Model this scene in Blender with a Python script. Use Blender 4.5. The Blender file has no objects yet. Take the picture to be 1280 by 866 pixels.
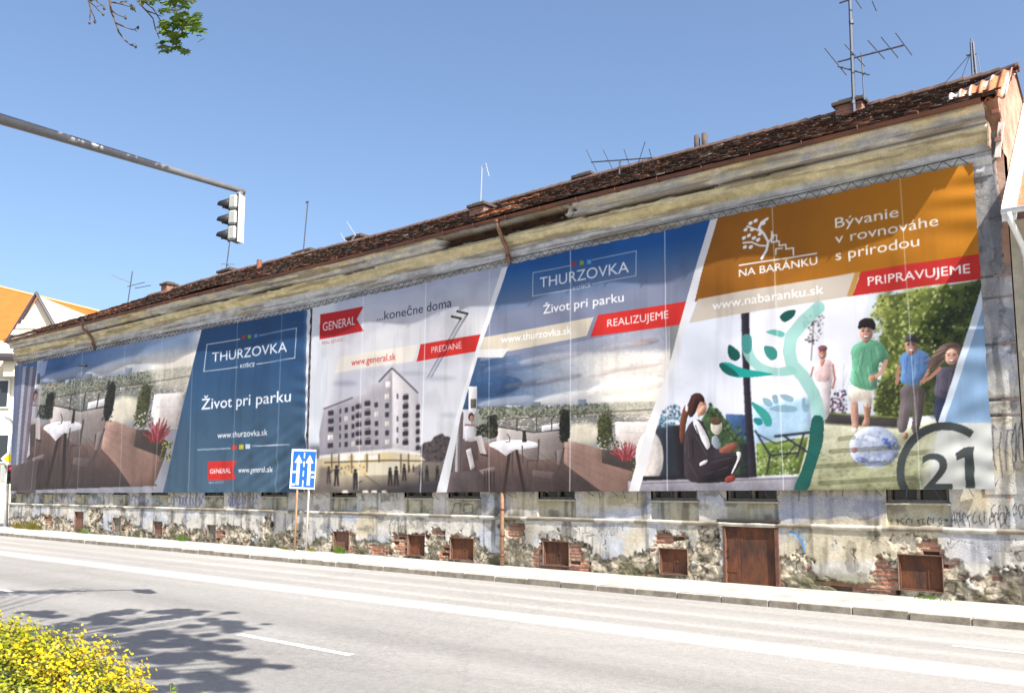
import bpy, bmesh, math, random
import numpy as np
from mathutils import Vector, Matrix

random.seed(7)
rng = np.random.default_rng(11)
SC = bpy.context.scene
COL = SC.collection
R = math.radians

# ------------------------------------------------------------------ camera
# world: X runs along the street front (to the right), Y into the wall, Z up
FOC, PPX, HOR, VPX, VPUP = 1100.0, 640.0, 609.0, -720.0, 9500.0
THETA = math.atan(FOC / VPUP)                   # camera tilted up a little
PPY = HOR - FOC * math.tan(THETA)
ALPHA = math.atan((1 / math.cos(THETA)) * FOC / (PPX - VPX))
PAVE = 0.13                                     # pavement above the road
CAM_Z = PAVE + 2.2


def ray(px, py):
    x = (np.asarray(px, float) - PPX) / FOC
    y = (PPY - np.asarray(py, float)) / FOC
    fw = math.cos(THETA) - y * math.sin(THETA)
    up = math.sin(THETA) + y * math.cos(THETA)
    return (x * math.cos(ALPHA) - fw * math.sin(ALPHA),
            x * math.sin(ALPHA) + fw * math.cos(ALPHA), up)


_r = ray(1242, 754)
P0 = -2.2 / _r[2] * _r[1]                       # distance camera - wall
CAM = np.array([0.0, -P0, CAM_Z])


def on_wall(px, py, y=0.0):                     # plane parallel to the facade
    a, b, c = ray(px, py)
    t = (y - CAM[1]) / b
    return CAM[0] + t * a, CAM[2] + t * c


def W(px, py, y=0.0):
    u, z = on_wall(px, py, y)
    return Vector((float(u), y, float(z)))


def on_ground(px, py, z=0.0):
    a, b, c = ray(px, py)
    t = (z - CAM[2]) / c
    return Vector((float(CAM[0] + t * a), float(CAM[1] + t * b), z))


def at_dist(px, py, d):                         # d metres straight ahead of the camera
    a, b, c = ray(px, py)
    fwd = -a * math.sin(ALPHA) + b * math.cos(ALPHA)
    t = d / fwd
    return Vector((float(CAM[0] + t * a), float(CAM[1] + t * b), float(CAM[2] + t * c)))


def project(X, Y, Z):
    dx, dy, dz = X - CAM[0], Y - CAM[1], Z - CAM[2]
    r = dx * math.cos(ALPHA) + dy * math.sin(ALPHA)
    f0 = -dx * math.sin(ALPHA) + dy * math.cos(ALPHA)
    fw = f0 * math.cos(THETA) + dz * math.sin(THETA)
    up = -f0 * math.sin(THETA) + dz * math.cos(THETA)
    return PPX + FOC * r / fw, PPY - FOC * up / fw


cd = bpy.data.cameras.new('camera')
cam = bpy.data.objects.new('camera', cd)
COL.objects.link(cam)
cam.location = CAM
cam.rotation_euler = (R(90) + THETA, 0, ALPHA)
cd.sensor_fit = 'HORIZONTAL'
cd.sensor_width = 36.0
cd.lens = FOC * 36.0 / 1280.0
cd.shift_y = (PPY - 433.0) / 1280.0
cd.clip_start, cd.clip_end = 0.1, 3000
SC.camera = cam

# ------------------------------------------------------------------ light
SUN_TRAVEL = Vector((-5.5, 1.8, -6.4)).normalized()
EXPOSURE = 1.24
world = bpy.data.worlds.new('World')
SC.world = world
world.use_nodes = True
nt = world.node_tree
bg = nt.nodes['Background']
sky = nt.nodes.new('ShaderNodeTexSky')
sky.sky_type = 'NISHITA'
sky.sun_disc = False
to_sun = -SUN_TRAVEL
sky.sun_elevation = math.asin(to_sun.z)
sky.sun_rotation = math.atan2(to_sun.x, to_sun.y)
sky.air_density = 1.0
sky.dust_density = 3.0
sky.ozone_density = 3.6
nt.links.new(sky.outputs['Color'], bg.inputs['Color'])
bg.inputs['Strength'].default_value = 0.098
sl = bpy.data.lights.new('sun', 'SUN')
sl.energy = 5.0
sl.angle = R(0.53)
sl.color = (1.0, 0.95, 0.87)
sun = bpy.data.objects.new('sun', sl)
sun.rotation_euler = SUN_TRAVEL.to_track_quat('-Z', 'Y').to_euler()
sun.location = (20, -30, 40)
COL.objects.link(sun)
SC.view_settings.view_transform = 'Standard'
SC.view_settings.look = 'None'
SC.view_settings.exposure = EXPOSURE
SC.view_settings.gamma = 1.0
SC.view_settings.use_curve_mapping = False


# ------------------------------------------------------------------ helpers
def tag(o, label=None, cat=None, group=None, kind=None):
    if label: o['label'] = label
    if cat: o['category'] = cat
    if group: o['group'] = group
    if kind: o['kind'] = kind
    return o


def empty(name, loc, label, cat, group=None, rz=0.0):
    o = bpy.data.objects.new(name, None)
    COL.objects.link(o)
    o.location = loc
    o.rotation_euler = (0, 0, rz)
    o.empty_display_size = 0.3
    return tag(o, label, cat, group)


def world_of(o):
    m = o.matrix_parent_inverse @ o.matrix_basis
    return world_of(o.parent) @ m if o.parent is not None else o.matrix_basis.copy()


def link(name, me, m=None, parent=None, smooth=False):
    o = bpy.data.objects.new(name, me)
    COL.objects.link(o)
    if m is not None:
        me.materials.append(m)
    if parent is not None:
        o.parent = parent
        o.matrix_parent_inverse = world_of(parent).inverted()   # meshes are modelled in world space
    if smooth:
        me.polygons.foreach_set('use_smooth', [True] * len(me.polygons))
    return o


class MB:
    """collects vertices and faces of ONE mesh"""
    def __init__(s):
        s.v, s.f, s.mi = [], [], []

    def add(s, vs, fs, mi=0):
        n = len(s.v)
        s.v += [tuple(p) for p in vs]
        s.f += [tuple(i + n for i in f) for f in fs]
        s.mi += [mi] * len(fs)
        return s

    def box(s, lo, hi, M=None, mi=0):
        x0, y0, z0 = lo
        x1, y1, z1 = hi
        vs = [Vector(p) for p in ((x0, y0, z0), (x1, y0, z0), (x1, y1, z0), (x0, y1, z0),
                                  (x0, y0, z1), (x1, y0, z1), (x1, y1, z1), (x0, y1, z1))]
        if M is not None:
            vs = [M @ p for p in vs]
        return s.add(vs, [(0, 3, 2, 1), (4, 5, 6, 7), (0, 1, 5, 4), (1, 2, 6, 5), (2, 3, 7, 6), (3, 0, 4, 7)], mi)

    def tube(s, pts, r, n=8, cap=True, mi=0):
        pts = [Vector(p) for p in pts]
        k = len(pts)
        rs = r if isinstance(r, (list, tuple)) else [r] * k
        vs, fs = [], []
        ref = None
        for i, p in enumerate(pts):
            d = (pts[min(i + 1, k - 1)] - pts[max(i - 1, 0)]).normalized()
            if ref is None:
                ref = Vector((0, 0, 1)) if abs(d.z) < 0.9 else Vector((1, 0, 0))
            a = d.cross(ref).normalized()
            b = d.cross(a).normalized()
            ref = -b if False else ref
            for j in range(n):
                t = 2 * math.pi * j / n
                vs.append(p + (a * math.cos(t) + b * math.sin(t)) * rs[i])
        for i in range(k - 1):
            for j in range(n):
                fs.append((i * n + j, i * n + (j + 1) % n, (i + 1) * n + (j + 1) % n, (i + 1) * n + j))
        if cap:
            fs.append(tuple(range(n - 1, -1, -1)))
            fs.append(tuple((k - 1) * n + j for j in range(n)))
        return s.add(vs, fs, mi)

    def mesh(s, name):
        me = bpy.data.meshes.new(name)
        me.from_pydata(s.v, [], s.f)
        if any(s.mi):
            me.polygons.foreach_set('material_index', s.mi)
        me.update()
        return me

    def build(s, name, m, parent=None, smooth=False, bevel=0.0, recalc=True):
        me = s.mesh(name)
        if recalc or bevel:
            bm = bmesh.new()
            bm.from_mesh(me)
            bmesh.ops.recalc_face_normals(bm, faces=bm.faces)
            if bevel:
                es = [e for e in bm.edges if len(e.link_faces) == 2 and e.calc_face_angle(0) > 0.7]
                bmesh.ops.bevel(bm, geom=es, offset=bevel, segments=1, affect='EDGES', profile=0.5)
            bm.to_mesh(me)
            bm.free()
        ms = m if isinstance(m, (list, tuple)) else [m]
        o = link(name, me, ms[0], parent, smooth)
        for q in ms[1:]:
            me.materials.append(q)
        return o


def grid_mesh(name, P, C=None, keep=None, flip=False):
    """P (rows, cols, 3) -> mesh with an optional linear colour attribute"""
    nr, nc = P.shape[:2]
    me = bpy.data.meshes.new(name)
    idx = np.arange(nr * nc).reshape(nr, nc)
    q = np.stack([idx[:-1, :-1], idx[:-1, 1:], idx[1:, 1:], idx[1:, :-1]], -1)
    if flip:
        q = q[..., ::-1]
    q = q[keep] if keep is not None else q.reshape(-1, 4)
    q = q.reshape(-1, 4)
    me.vertices.add(nr * nc)
    me.vertices.foreach_set('co', P.reshape(-1).astype(np.float32))
    me.loops.add(q.size)
    me.loops.foreach_set('vertex_index', q.reshape(-1).astype(np.int32))
    me.polygons.add(len(q))
    me.polygons.foreach_set('loop_start', (np.arange(len(q)) * 4).astype(np.int32))
    me.polygons.foreach_set('loop_total', np.full(len(q), 4, np.int32))
    me.update(calc_edges=True)
    if C is not None:
        set_colours(me, C.reshape(-1, 3))
    me.validate()
    return me


def set_colours(me, C, domain='POINT'):
    at = me.color_attributes.new('tint', 'FLOAT_COLOR', domain)
    c4 = np.ones((len(C), 4), np.float32)
    c4[:, :3] = C
    at.data.foreach_set('color', c4.reshape(-1))


def lin(c):
    c = np.clip(np.asarray(c, float), 0, 1)
    return np.where(c <= 0.04045, c / 12.92, ((c + 0.055) / 1.055) ** 2.4)


def smooth(a, b, x):
    t = np.clip((x - a) / (b - a), 0, 1)
    return t * t * (3 - 2 * t)


def _hash(ix, iy, seed):
    h = (ix.astype(np.int64) * 374761393 + iy.astype(np.int64) * 668265263 + seed * 974634777) & 0xffffffff
    h = ((h ^ (h >> 13)) * 1274126177) & 0xffffffff
    h = h ^ (h >> 16)
    return (h & 0xffff) / 65535.0


def vnoise(x, y, seed=0):
    x, y = np.asarray(x, float), np.asarray(y, float)
    ix, iy = np.floor(x), np.floor(y)
    fx, fy = x - ix, y - iy
    fx, fy = fx * fx * (3 - 2 * fx), fy * fy * (3 - 2 * fy)
    a, b = _hash(ix, iy, seed), _hash(ix + 1, iy, seed)
    c, d = _hash(ix, iy + 1, seed), _hash(ix + 1, iy + 1, seed)
    return (a * (1 - fx) + b * fx) * (1 - fy) + (c * (1 - fx) + d * fx) * fy


def fbm(x, y, seed=0, oct=4):
    s, a, n = 0.0, 0.5, 0.0
    for o in range(oct):
        s = s + a * vnoise(x * 2 ** o, y * 2 ** o, seed + 17 * o)
        n += a
        a *= 0.5
    return s / n


# ------------------------------------------------------------------ materials
def mat(name, rgb=(0.5, 0.5, 0.5), rough=0.7, metal=0.0, noise=0.0, scale=8.0, rgb2=None,
        bump=0.0, bscale=40.0, attr=False, emit=None, stretch=None, spec=0.4, trans=0.0):
    m = bpy.data.materials.new(name)
    m.use_nodes = True
    t = m.node_tree
    b = t.nodes['Principled BSDF']
    b.inputs['Roughness'].default_value = rough
    b.inputs['Metallic'].default_value = metal
    b.inputs['Specular IOR Level'].default_value = spec
    geo = t.nodes.new('ShaderNodeNewGeometry')
    src = geo.outputs['Position']
    if stretch:
        mp = t.nodes.new('ShaderNodeMapping')
        mp.inputs['Scale'].default_value = stretch
        t.links.new(src, mp.inputs['Vector'])
        src = mp.outputs['Vector']
    colour = None
    if attr:
        a = t.nodes.new('ShaderNodeVertexColor')
        a.layer_name = 'tint'
        colour = a.outputs['Color']
    if noise or rgb2 is not None:
        n = t.nodes.new('ShaderNodeTexNoise')
        n.inputs['Scale'].default_value = scale
        n.inputs['Detail'].default_value = 6
        n.inputs['Roughness'].default_value = 0.65
        t.links.new(src, n.inputs['Vector'])
        mr = t.nodes.new('ShaderNodeMapRange')
        mr.inputs['From Min'].default_value = 0.32
        mr.inputs['From Max'].default_value = 0.68
        t.links.new(n.outputs['Fac'], mr.inputs['Value'])
        mx = t.nodes.new('ShaderNodeMix')
        mx.data_type = 'RGBA'
        t.links.new(mr.outputs['Result'], mx.inputs[0])
        if attr:
            k = t.nodes.new('ShaderNodeMix')
            k.data_type = 'RGBA'
            k.blend_type = 'MULTIPLY'
            k.inputs[0].default_value = 1.0
            t.links.new(colour, k.inputs[6])
            mx.inputs[6].default_value = (1 - noise,) * 3 + (1,)
            mx.inputs[7].default_value = (1 + noise,) * 3 + (1,)
            t.links.new(mx.outputs[2], k.inputs[7])
            colour = k.outputs[2]
        else:
            c2 = rgb2 if rgb2 is not None else tuple(c * (1 - noise) for c in rgb)
            c1 = rgb if rgb2 is not None else tuple(min(1, c * (1 + noise)) for c in rgb)
            mx.inputs[6].default_value = (*c1, 1)
            mx.inputs[7].default_value = (*c2, 1)
            colour = mx.outputs[2]
    if colour is not None:
        t.links.new(colour, b.inputs['Base Color'])
    else:
        b.inputs['Base Color'].default_value = (*rgb, 1)
    if bump:
        n2 = t.nodes.new('ShaderNodeTexNoise')
        n2.inputs['Scale'].default_value = bscale
        n2.inputs['Detail'].default_value = 5
        t.links.new(src, n2.inputs['Vector'])
        bp = t.nodes.new('ShaderNodeBump')
        bp.inputs['Strength'].default_value = bump
        bp.inputs['Distance'].default_value = 0.02
        t.links.new(n2.outputs['Fac'], bp.inputs['Height'])
        t.links.new(bp.outputs['Normal'], b.inputs['Normal'])
    if emit:
        b.inputs['Emission Color'].default_value = (*emit[:3], 1)
        b.inputs['Emission Strength'].default_value = emit[3]
    if trans:
        tr = t.nodes.new('ShaderNodeBsdfTranslucent')
        if colour is not None:
            t.links.new(colour, tr.inputs['Color'])
        else:
            tr.inputs['Color'].default_value = (*rgb, 1)
        ms = t.nodes.new('ShaderNodeMixShader')
        ms.inputs[0].default_value = trans
        t.links.new(b.outputs[0], ms.inputs[1])
        t.links.new(tr.outputs[0], ms.inputs[2])
        t.links.new(ms.outputs[0], t.nodes['Material Output'].inputs['Surface'])
    return m


# ------------------------------------------------------------------ printed artwork
# a small software painter; points are given in drawing units of the print layout
class Canvas:
    S = 2.0

    def __init__(s, x0, y0, x1, y1):
        s.o = (x0, y0)
        s.w, s.h = int((x1 - x0) * s.S), int((y1 - y0) * s.S)
        s.a = np.zeros((s.h, s.w, 3), np.float32) + 0.6
        s.alpha = np.zeros((s.h, s.w), np.float32)
        s.tf = None
        s.vol = 0.0
        s.round = False

    def P(s, pts):
        p = np.asarray(pts, float).reshape(-1, 2)
        if s.tf is not None:
            p = s.tf(p)
        return (p - s.o) * s.S

    def unit(s, pts):
        if s.tf is None:
            return 1.0
        q = np.asarray(pts, float).reshape(-1, 2).mean(0)
        e = s.tf(np.array([q, q + [1, 0], q + [0, 1]]))
        return 0.5 * (np.hypot(*(e[1] - e[0])) + np.hypot(*(e[2] - e[0])))

    def win(s, p, pad=1.0):
        x0, y0 = np.floor(p.min(0) - pad).astype(int)
        x1, y1 = np.ceil(p.max(0) + pad).astype(int) + 1
        x0, y0, x1, y1 = max(x0, 0), max(y0, 0), min(x1, s.w), min(y1, s.h)
        if x1 <= x0 or y1 <= y0:
            return None
        return x0, y0, x1, y1

    def grid(s, w):
        return np.meshgrid(np.arange(w[0], w[2]) + 0.5, np.arange(w[1], w[3]) + 0.5)

    def inside(s, p, w):
        X, Y = s.grid(w)
        m = np.zeros(X.shape, bool)
        n = len(p)
        for i in range(n):
            (xa, ya), (xb, yb) = p[i], p[(i + 1) % n]
            if ya == yb:
                continue
            c = (Y >= min(ya, yb)) & (Y < max(ya, yb))
            m ^= c & (X < xa + (Y - ya) * (xb - xa) / (yb - ya))
        return m

    def put(s, w, m, col, alpha=1.0):
        sl = (slice(w[1], w[3]), slice(w[0], w[2]))
        k = m.astype(np.float32) * alpha
        s.a[sl] += (np.asarray(col, np.float32) - s.a[sl]) * k[..., None]
        s.alpha[sl] = np.maximum(s.alpha[sl], k)

    def poly(s, pts, col, alpha=1.0, col2=None, g=None, soft=0.0, noise=0.0, ns=(8, 8), seed=3):
        """col -> col2 along g = ((xa,ya),(xb,yb))"""
        if s.round and len(pts) < 26:            # organic outlines
            q = np.asarray(pts, float)
            for _ in range(2):
                n_ = np.roll(q, -1, 0)
                q = np.stack([q * .78 + n_ * .22, q * .22 + n_ * .78], 1).reshape(-1, 2)
            pts = q
        p = s.P(pts)
        soft = soft * s.unit(pts)
        pad = 1 + soft * 3 * s.S
        w = s.win(p, pad)
        if w is None:
            return
        m = s.inside(p, w).astype(np.float32)
        if soft:
            m = blur(m, soft * s.S)
        c = np.asarray(col, np.float32) / 255.0
        X = Y = None
        if col2 is not None:
            ga, gb = s.P(g)
            X, Y = s.grid(w)
            d = gb - ga
            t = np.clip(((X - ga[0]) * d[0] + (Y - ga[1]) * d[1]) / (d @ d), 0, 1)[..., None]
            c = c * (1 - t) + np.asarray(col2, np.float32) / 255.0 * t
        if noise:
            X, Y = s.grid(w)
            nn = (fbm(X / ns[0] / s.S, Y / ns[1] / s.S, seed) - 0.5) * 2 * noise
            c = np.clip(c + nn[..., None], 0, 1)
        if s.vol and min(w[2] - w[0], w[3] - w[1]) > 5:          # modelled tones of a photographic print
            r = int(np.clip(min(w[2] - w[0], w[3] - w[1]) * .16, 1, 9))
            B = blur((m > .4).astype(np.float32), r)
            X, Y = s.grid(w)
            g = np.roll(B, -r, 1) - np.roll(B, r, 1) + .6 * (np.roll(B, -r, 0) - np.roll(B, r, 0))
            f = fbm(X / 5.0 + Y / 14.0, Y / 9.0 - X / 20.0, int(p[0, 0]) % 97, 3) - .5
            c = np.clip(c * (1 + s.vol * (.62 * g + .30 * f) * 1.0)[..., None], 0, 1)
        s.put(w, m, c, alpha)

    def soften(s, pts, r):
        p = s.P(pts)
        w = s.win(p)
        m = s.inside(p, w).astype(np.float32)
        sl = (slice(w[1], w[3]), slice(w[0], w[2]))
        b = np.stack([blur(s.a[sl][..., k], r) for k in range(3)], -1)
        s.a[sl] += (b - s.a[sl]) * m[..., None]

    def line(s, pts, width, col, alpha=1.0):
        p = s.P(pts)
        r = width * s.S / 2 * s.unit(pts)
        w = s.win(p, r + 2)
        if w is None:
            return
        X, Y = s.grid(w)
        dm = np.full(X.shape, 1e9)
        for a, b in zip(p[:-1], p[1:]):
            d = b - a
            L = max(d @ d, 1e-9)
            t = np.clip(((X - a[0]) * d[0] + (Y - a[1]) * d[1]) / L, 0, 1)
            dm = np.minimum(dm, np.hypot(X - a[0] - t * d[0], Y - a[1] - t * d[1]))
        m = np.clip(r - dm + 0.5, 0, 1)
        s.put(w, m, np.asarray(col, np.float32) / 255.0, alpha)

    def ell(s, c, rx, ry, col, alpha=1.0, soft=0.0, rot=0.0, col2=None):
        t = np.linspace(0, 2 * math.pi, 28, endpoint=False)
        x, y = rx * np.cos(t), ry * np.sin(t)
        cr, sr = math.cos(rot), math.sin(rot)
        pts = np.stack([c[0] + x * cr - y * sr, c[1] + x * sr + y * cr], 1)
        g = ((c[0] - rx, c[1] - ry), (c[0] + rx, c[1] + ry)) if col2 is not None else None
        s.poly(pts, col, alpha, soft=soft, col2=col2, g=g)

    def speck(s, pts, cols, n, size, alpha=1.0, flat=1.0):
        """many small dabs inside a polygon (foliage, gravel, far houses)"""
        p = np.asarray(pts, float)
        lo, hi = p.min(0), p.max(0)
        q = rng.uniform(lo, hi, (n, 2))
        m = np.zeros(n, bool)
        k = len(p)
        for i in range(k):
            (xa, ya), (xb, yb) = p[i], p[(i + 1) % k]
            if ya == yb:
                continue
            c = (q[:, 1] >= min(ya, yb)) & (q[:, 1] < max(ya, yb))
            m ^= c & (q[:, 0] < xa + (q[:, 1] - ya) * (xb - xa) / (yb - ya))
        q = q[m]
        ps = s.P(q)
        unit = np.hypot(*(s.P([lo + [1, 0]]) - s.P([lo]))[0])
        for (x, y) in ps:
            r = size * unit * random.uniform(0.5, 1.2)
            x0, x1 = int(x - r), int(x + r) + 1
            y0, y1 = int(y - r * flat), int(y + r * flat) + 1
            x0, y0, x1, y1 = max(x0, 0), max(y0, 0), min(x1, s.w), min(y1, s.h)
            if x1 <= x0 or y1 <= y0:
                continue
            c = np.asarray(random.choice(cols), np.float32) / 255.0
            yy, xx = np.ogrid[y0:y1, x0:x1]
            d = np.sqrt(((xx + .5 - x) / r) ** 2 + ((yy + .5 - y) / max(r * flat, .6)) ** 2)
            m = np.clip((1.05 - d) * max(r, 1.0), 0, 1)
            s.put((x0, y0, x1, y1), m, c, alpha)

    def text(s, body, a, b, cap, col, bold=0.0, alpha=1.0):
        tris, x0, x1, ch = glyphs(body, 0.0)
        A, B = s.P([a])[0] / s.S + s.o, s.P([b])[0] / s.S + s.o
        ua, va = on_wall(*A)
        ub, vb = on_wall(*B)
        mx, my = (A + B) / 2
        if s.tf is not None:
            cap = cap * np.hypot(*(s.P([[0, 1]]) - s.P([[0, 0]]))[0]) / s.S
        vs = (on_wall(mx, my - cap)[1] - on_wall(mx, my)[1]) / ch
        t = (tris[..., 0] - x0) / (x1 - x0)
        u = ua + t * (ub - ua)
        v = va + t * (vb - va) + tris[..., 1] * vs
        px, py = project(u, 0.0, v)
        tf, s.tf = s.tf, None
        q = np.stack([px, py], -1)
        allp = (q.reshape(-1, 2) - s.o) * s.S
        w = s.win(allp, 2)
        if w is not None:                       # 3x supersampled coverage
            K = 3
            ww, hh = (w[2] - w[0]) * K, (w[3] - w[1]) * K
            big = np.zeros((hh, ww), bool)
            for tri in q:
                p = ((tri - s.o) * s.S - (w[0], w[1])) * K
                bx0, by0 = np.floor(p.min(0)).astype(int)
                bx1, by1 = np.ceil(p.max(0)).astype(int) + 1
                bx0, by0, bx1, by1 = max(bx0, 0), max(by0, 0), min(bx1, ww), min(by1, hh)
                if bx1 <= bx0 or by1 <= by0:
                    continue
                big[by0:by1, bx0:bx1] |= s.inside(p, (bx0, by0, bx1, by1))
            for _ in range(int(round(bold * cap * s.S * K * 0.9))):
                b2 = big.copy()
                b2[:, 1:] |= big[:, :-1]
                b2[1:] |= big[:-1]
                big = b2
            m = big.reshape(hh // K, K, ww // K, K).mean((1, 3))
            s.put(w, m, np.asarray(col, np.float32) / 255.0, alpha)
        s.tf = tf

    def look(s, px, py):
        x = np.clip((px - s.o[0]) * s.S - 0.5, 0, s.w - 1.001)
        y = np.clip((py - s.o[1]) * s.S - 0.5, 0, s.h - 1.001)
        ix, iy = x.astype(int), y.astype(int)
        fx, fy = (x - ix)[..., None], (y - iy)[..., None]
        a = np.concatenate([s.a, s.alpha[..., None]], -1)
        c = (a[iy, ix] * (1 - fx) + a[iy, ix + 1] * fx) * (1 - fy) + (a[iy + 1, ix] * (1 - fx) + a[iy + 1, ix + 1] * fx) * fy
        return c[..., :3], c[..., 3]


def blur(m, r):
    r = max(int(r), 1)
    for _ in range(2):
        for ax in (0, 1):
            c = np.cumsum(np.pad(m, [(r + 1, r) if i == ax else (0, 0) for i in (0, 1)], mode='edge'), axis=ax)
            n = m.shape[ax]
            hi = np.take(c, np.arange(2 * r + 1, 2 * r + 1 + n), axis=ax)
            lo = np.take(c, np.arange(0, n), axis=ax)
            m = (hi - lo) / (2 * r + 1)
    return m


_gl = {}


def glyphs(body, bold=0.0):
    k = (body, bold)
    if k not in _gl:
        cu = bpy.data.curves.new('lettering', 'FONT')
        cu.body = body
        cu.offset = bold
        cu.resolution_u = 4
        ob = bpy.data.objects.new('lettering', cu)
        COL.objects.link(ob)
        dg = bpy.context.evaluated_depsgraph_get()
        ev = ob.evaluated_get(dg)
        me = ev.to_mesh()
        me.calc_loop_triangles()
        v = np.empty(len(me.vertices) * 3)
        me.vertices.foreach_get('co', v)
        v = v.reshape(-1, 3)[:, :2]
        t = np.array([tuple(q.vertices) for q in me.loop_triangles])
        tr = v[t]
        ev.to_mesh_clear()
        bpy.data.objects.remove(ob)
        bpy.data.curves.remove(cu)
        _gl[k] = (tr, tr[..., 0].min(), tr[..., 0].max(), 0.727)
    return _gl[k]


def crop(k, ox, oy):
    return lambda p: np.asarray(p, float) / k + (ox, oy)


WH = (238, 238, 240)
RED = (214, 48, 42)


def terrace(c, tf):
    """the roof terrace picture; coordinates are its own drawing units"""
    c.tf = tf
    before = c.a.copy()
    c.vol = .35
    # sky with drawn-out clouds
    c.poly([(20, 40), (1100, -30), (1100, 440), (20, 440)], (70, 102, 150), col2=(236, 226, 216), g=((250, 300), (800, 200)))
    c.poly([(20, 0), (1100, -60), (1100, 150), (20, 190)], (140, 148, 176), 0.75, soft=14)
    for (x, y, rx, ry, col, a) in ((230, 330, 150, 50, (52, 88, 138), .8), (430, 310, 140, 16, (96, 106, 128), .7), (340, 230, 150, 22, (96, 118, 156), .6),
                                   (560, 290, 120, 14, (150, 148, 158), .7), (520, 190, 160, 20, (176, 172, 182), .6), (300, 400, 140, 20, (176, 180, 196), .6),
                                   (980, 110, 70, 16, (156, 136, 136), .7), (880, 130, 120, 12, (190, 176, 172), .6), (900, 240, 160, 10, (206, 190, 178), .7),
                                   (760, 270, 80, 10, (206, 194, 186), .7), (900, 330, 200, 40, (246, 236, 222), .8), (600, 380, 170, 24, (238, 226, 218), .6)):
        c.ell((x, y), rx, ry, col, a, soft=5, rot=-0.14)
    c.speck([(160, 190), (1060, 90), (1060, 400), (160, 400)], [(110, 128, 160), (200, 196, 200), (226, 216, 208), (86, 110, 150)], 260, 16, 0.10, 0.25)
    # far town and trees
    c.poly([(160, 440), (400, 425), (560, 425), (800, 405), (1060, 400), (1060, 520), (160, 560)], (138, 138, 128), soft=1)
    for (x0, y0, x1, y1, col) in ((415, 404, 466, 440, (96, 104, 122)), (655, 392, 698, 432, (110, 124, 150)), (300, 422, 368, 448, (186, 192, 206)),
                                  (500, 418, 540, 436, (168, 168, 176)), (205, 432, 262, 446, (150, 118, 108)), (742, 402, 776, 424, (188, 182, 180))):
        c.poly([(x0, y0), (x1, y0), (x1, y1), (x0, y1)], col)
    c.speck([(170, 432), (1050, 405), (1050, 470), (600, 480), (170, 486)], [(62, 70, 52), (92, 104, 70), (118, 126, 92), (76, 86, 66), (144, 142, 116)], 1900, 6)
    c.poly([(160, 395), (1060, 370), (1060, 470), (160, 500)], (206, 200, 194), .22, soft=10)
    c.speck([(270, 480), (1050, 450), (1050, 525), (600, 540), (270, 540)], [(142, 138, 132), (186, 180, 174), (104, 102, 96), (220, 214, 210), (160, 144, 132)], 900, 7, 1, 0.4)
    c.poly([(780, 380), (1080, 330), (1080, 520), (850, 470)], (240, 226, 206), 0.55, soft=14)
    # parapets
    c.poly([(840, 502), (1010, 500), (1010, 620), (840, 590)], (222, 212, 206))
    c.poly([(860, 548), (1010, 555), (1010, 640), (860, 640)], (206, 192, 186))
    c.poly([(255, 522), (430, 552), (562, 540), (615, 600), (615, 700), (440, 700), (255, 630)], (190, 180, 176), col2=(134, 118, 112), g=((300, 540), (560, 700)))
    c.line([(255, 524), (430, 553), (562, 540)], 6, (74, 68, 66))
    c.poly([(470, 520), (565, 505), (565, 535), (470, 548)], (226, 224, 226), 0.9)
    c.line([(265, 490), (600, 466), (1030, 440)], 4, (104, 86, 74))
    c.line([(700, 470), (1030, 452)], 3, (200, 188, 176))
    for x in (352, 446, 520):
        c.line([(x, 484), (x, 545)], 5, (70, 64, 60))
    c.ell((680, 560), 110, 55, (240, 226, 196), 0.85, soft=10)
    # clipped evergreens
    for (x, y, rx, ry, d) in ((236, 525, 24, 55, 0), (588, 520, 28, 80, 0), (790, 545, 34, 85, 1)):
        c.ell((x, y), rx, ry, ((54, 50, 44), (84, 86, 52))[d], soft=2)
        c.speck([(x - rx, y - ry), (x + rx, y - ry), (x + rx, y + ry), (x - rx, y + ry)],
                ([(44, 46, 36), (66, 66, 48), (36, 36, 32)], [(70, 78, 40), (104, 110, 58), (58, 62, 40)])[d], 160, 6, 0.85)
    c.speck([(160, 520), (260, 510), (260, 575), (160, 575)], [(58, 56, 46), (84, 84, 60), (44, 44, 38)], 200, 6)
    c.speck([(745, 580), (850, 560), (860, 640), (760, 640)], [(96, 96, 72), (70, 74, 56), (190, 184, 160)], 120, 6)
    # deck
    c.poly([(20, 660), (250, 590), (420, 690), (600, 680), (940, 860), (10, 870)], (150, 114, 104), col2=(88, 72, 70), g=((420, 600), (420, 800)))
    for k in range(9):
        c.line([(180 + k * 40, 600 + k * 8), (90 + k * 95, 862)], 2, (84, 56, 50), 0.5)
    # planters
    c.poly([(585, 600), (640, 600), (776, 636), (776, 702), (950, 752), (920, 862), (800, 862), (585, 705)], (180, 140, 125), col2=(138, 104, 92), g=((600, 600), (850, 860)))
    for k in range(4):
        c.line([(588, 628 + k * 24), (930, 728 + k * 50)], 1.5, (132, 82, 68), 0.6)
    c.poly([(776, 636), (832, 640), (960, 690), (950, 752), (776, 702)], (84, 72, 66))
    for k in range(70):
        a = -math.pi / 2 + random.uniform(-1.15, 1.15)
        L = random.uniform(45, 95)
        c.line([(892 + random.uniform(-24, 24), 690), (892 + math.cos(a) * L, 690 + math.sin(a) * L)], 4, random.choice([(178, 54, 66), (140, 44, 54), (204, 92, 96), (116, 60, 54)]), 0.85)
    c.speck([(930, 690), (990, 690), (985, 760), (920, 760)], [(206, 190, 60), (120, 120, 60), (84, 92, 48)], 70, 6)
    # house wall, curtains
    c.poly([(118, 328), (160, 328), (158, 450), (118, 450)], (226, 222, 222))
    c.poly([(128, 390), (158, 390), (156, 434), (128, 434)], (110, 104, 100))
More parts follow.
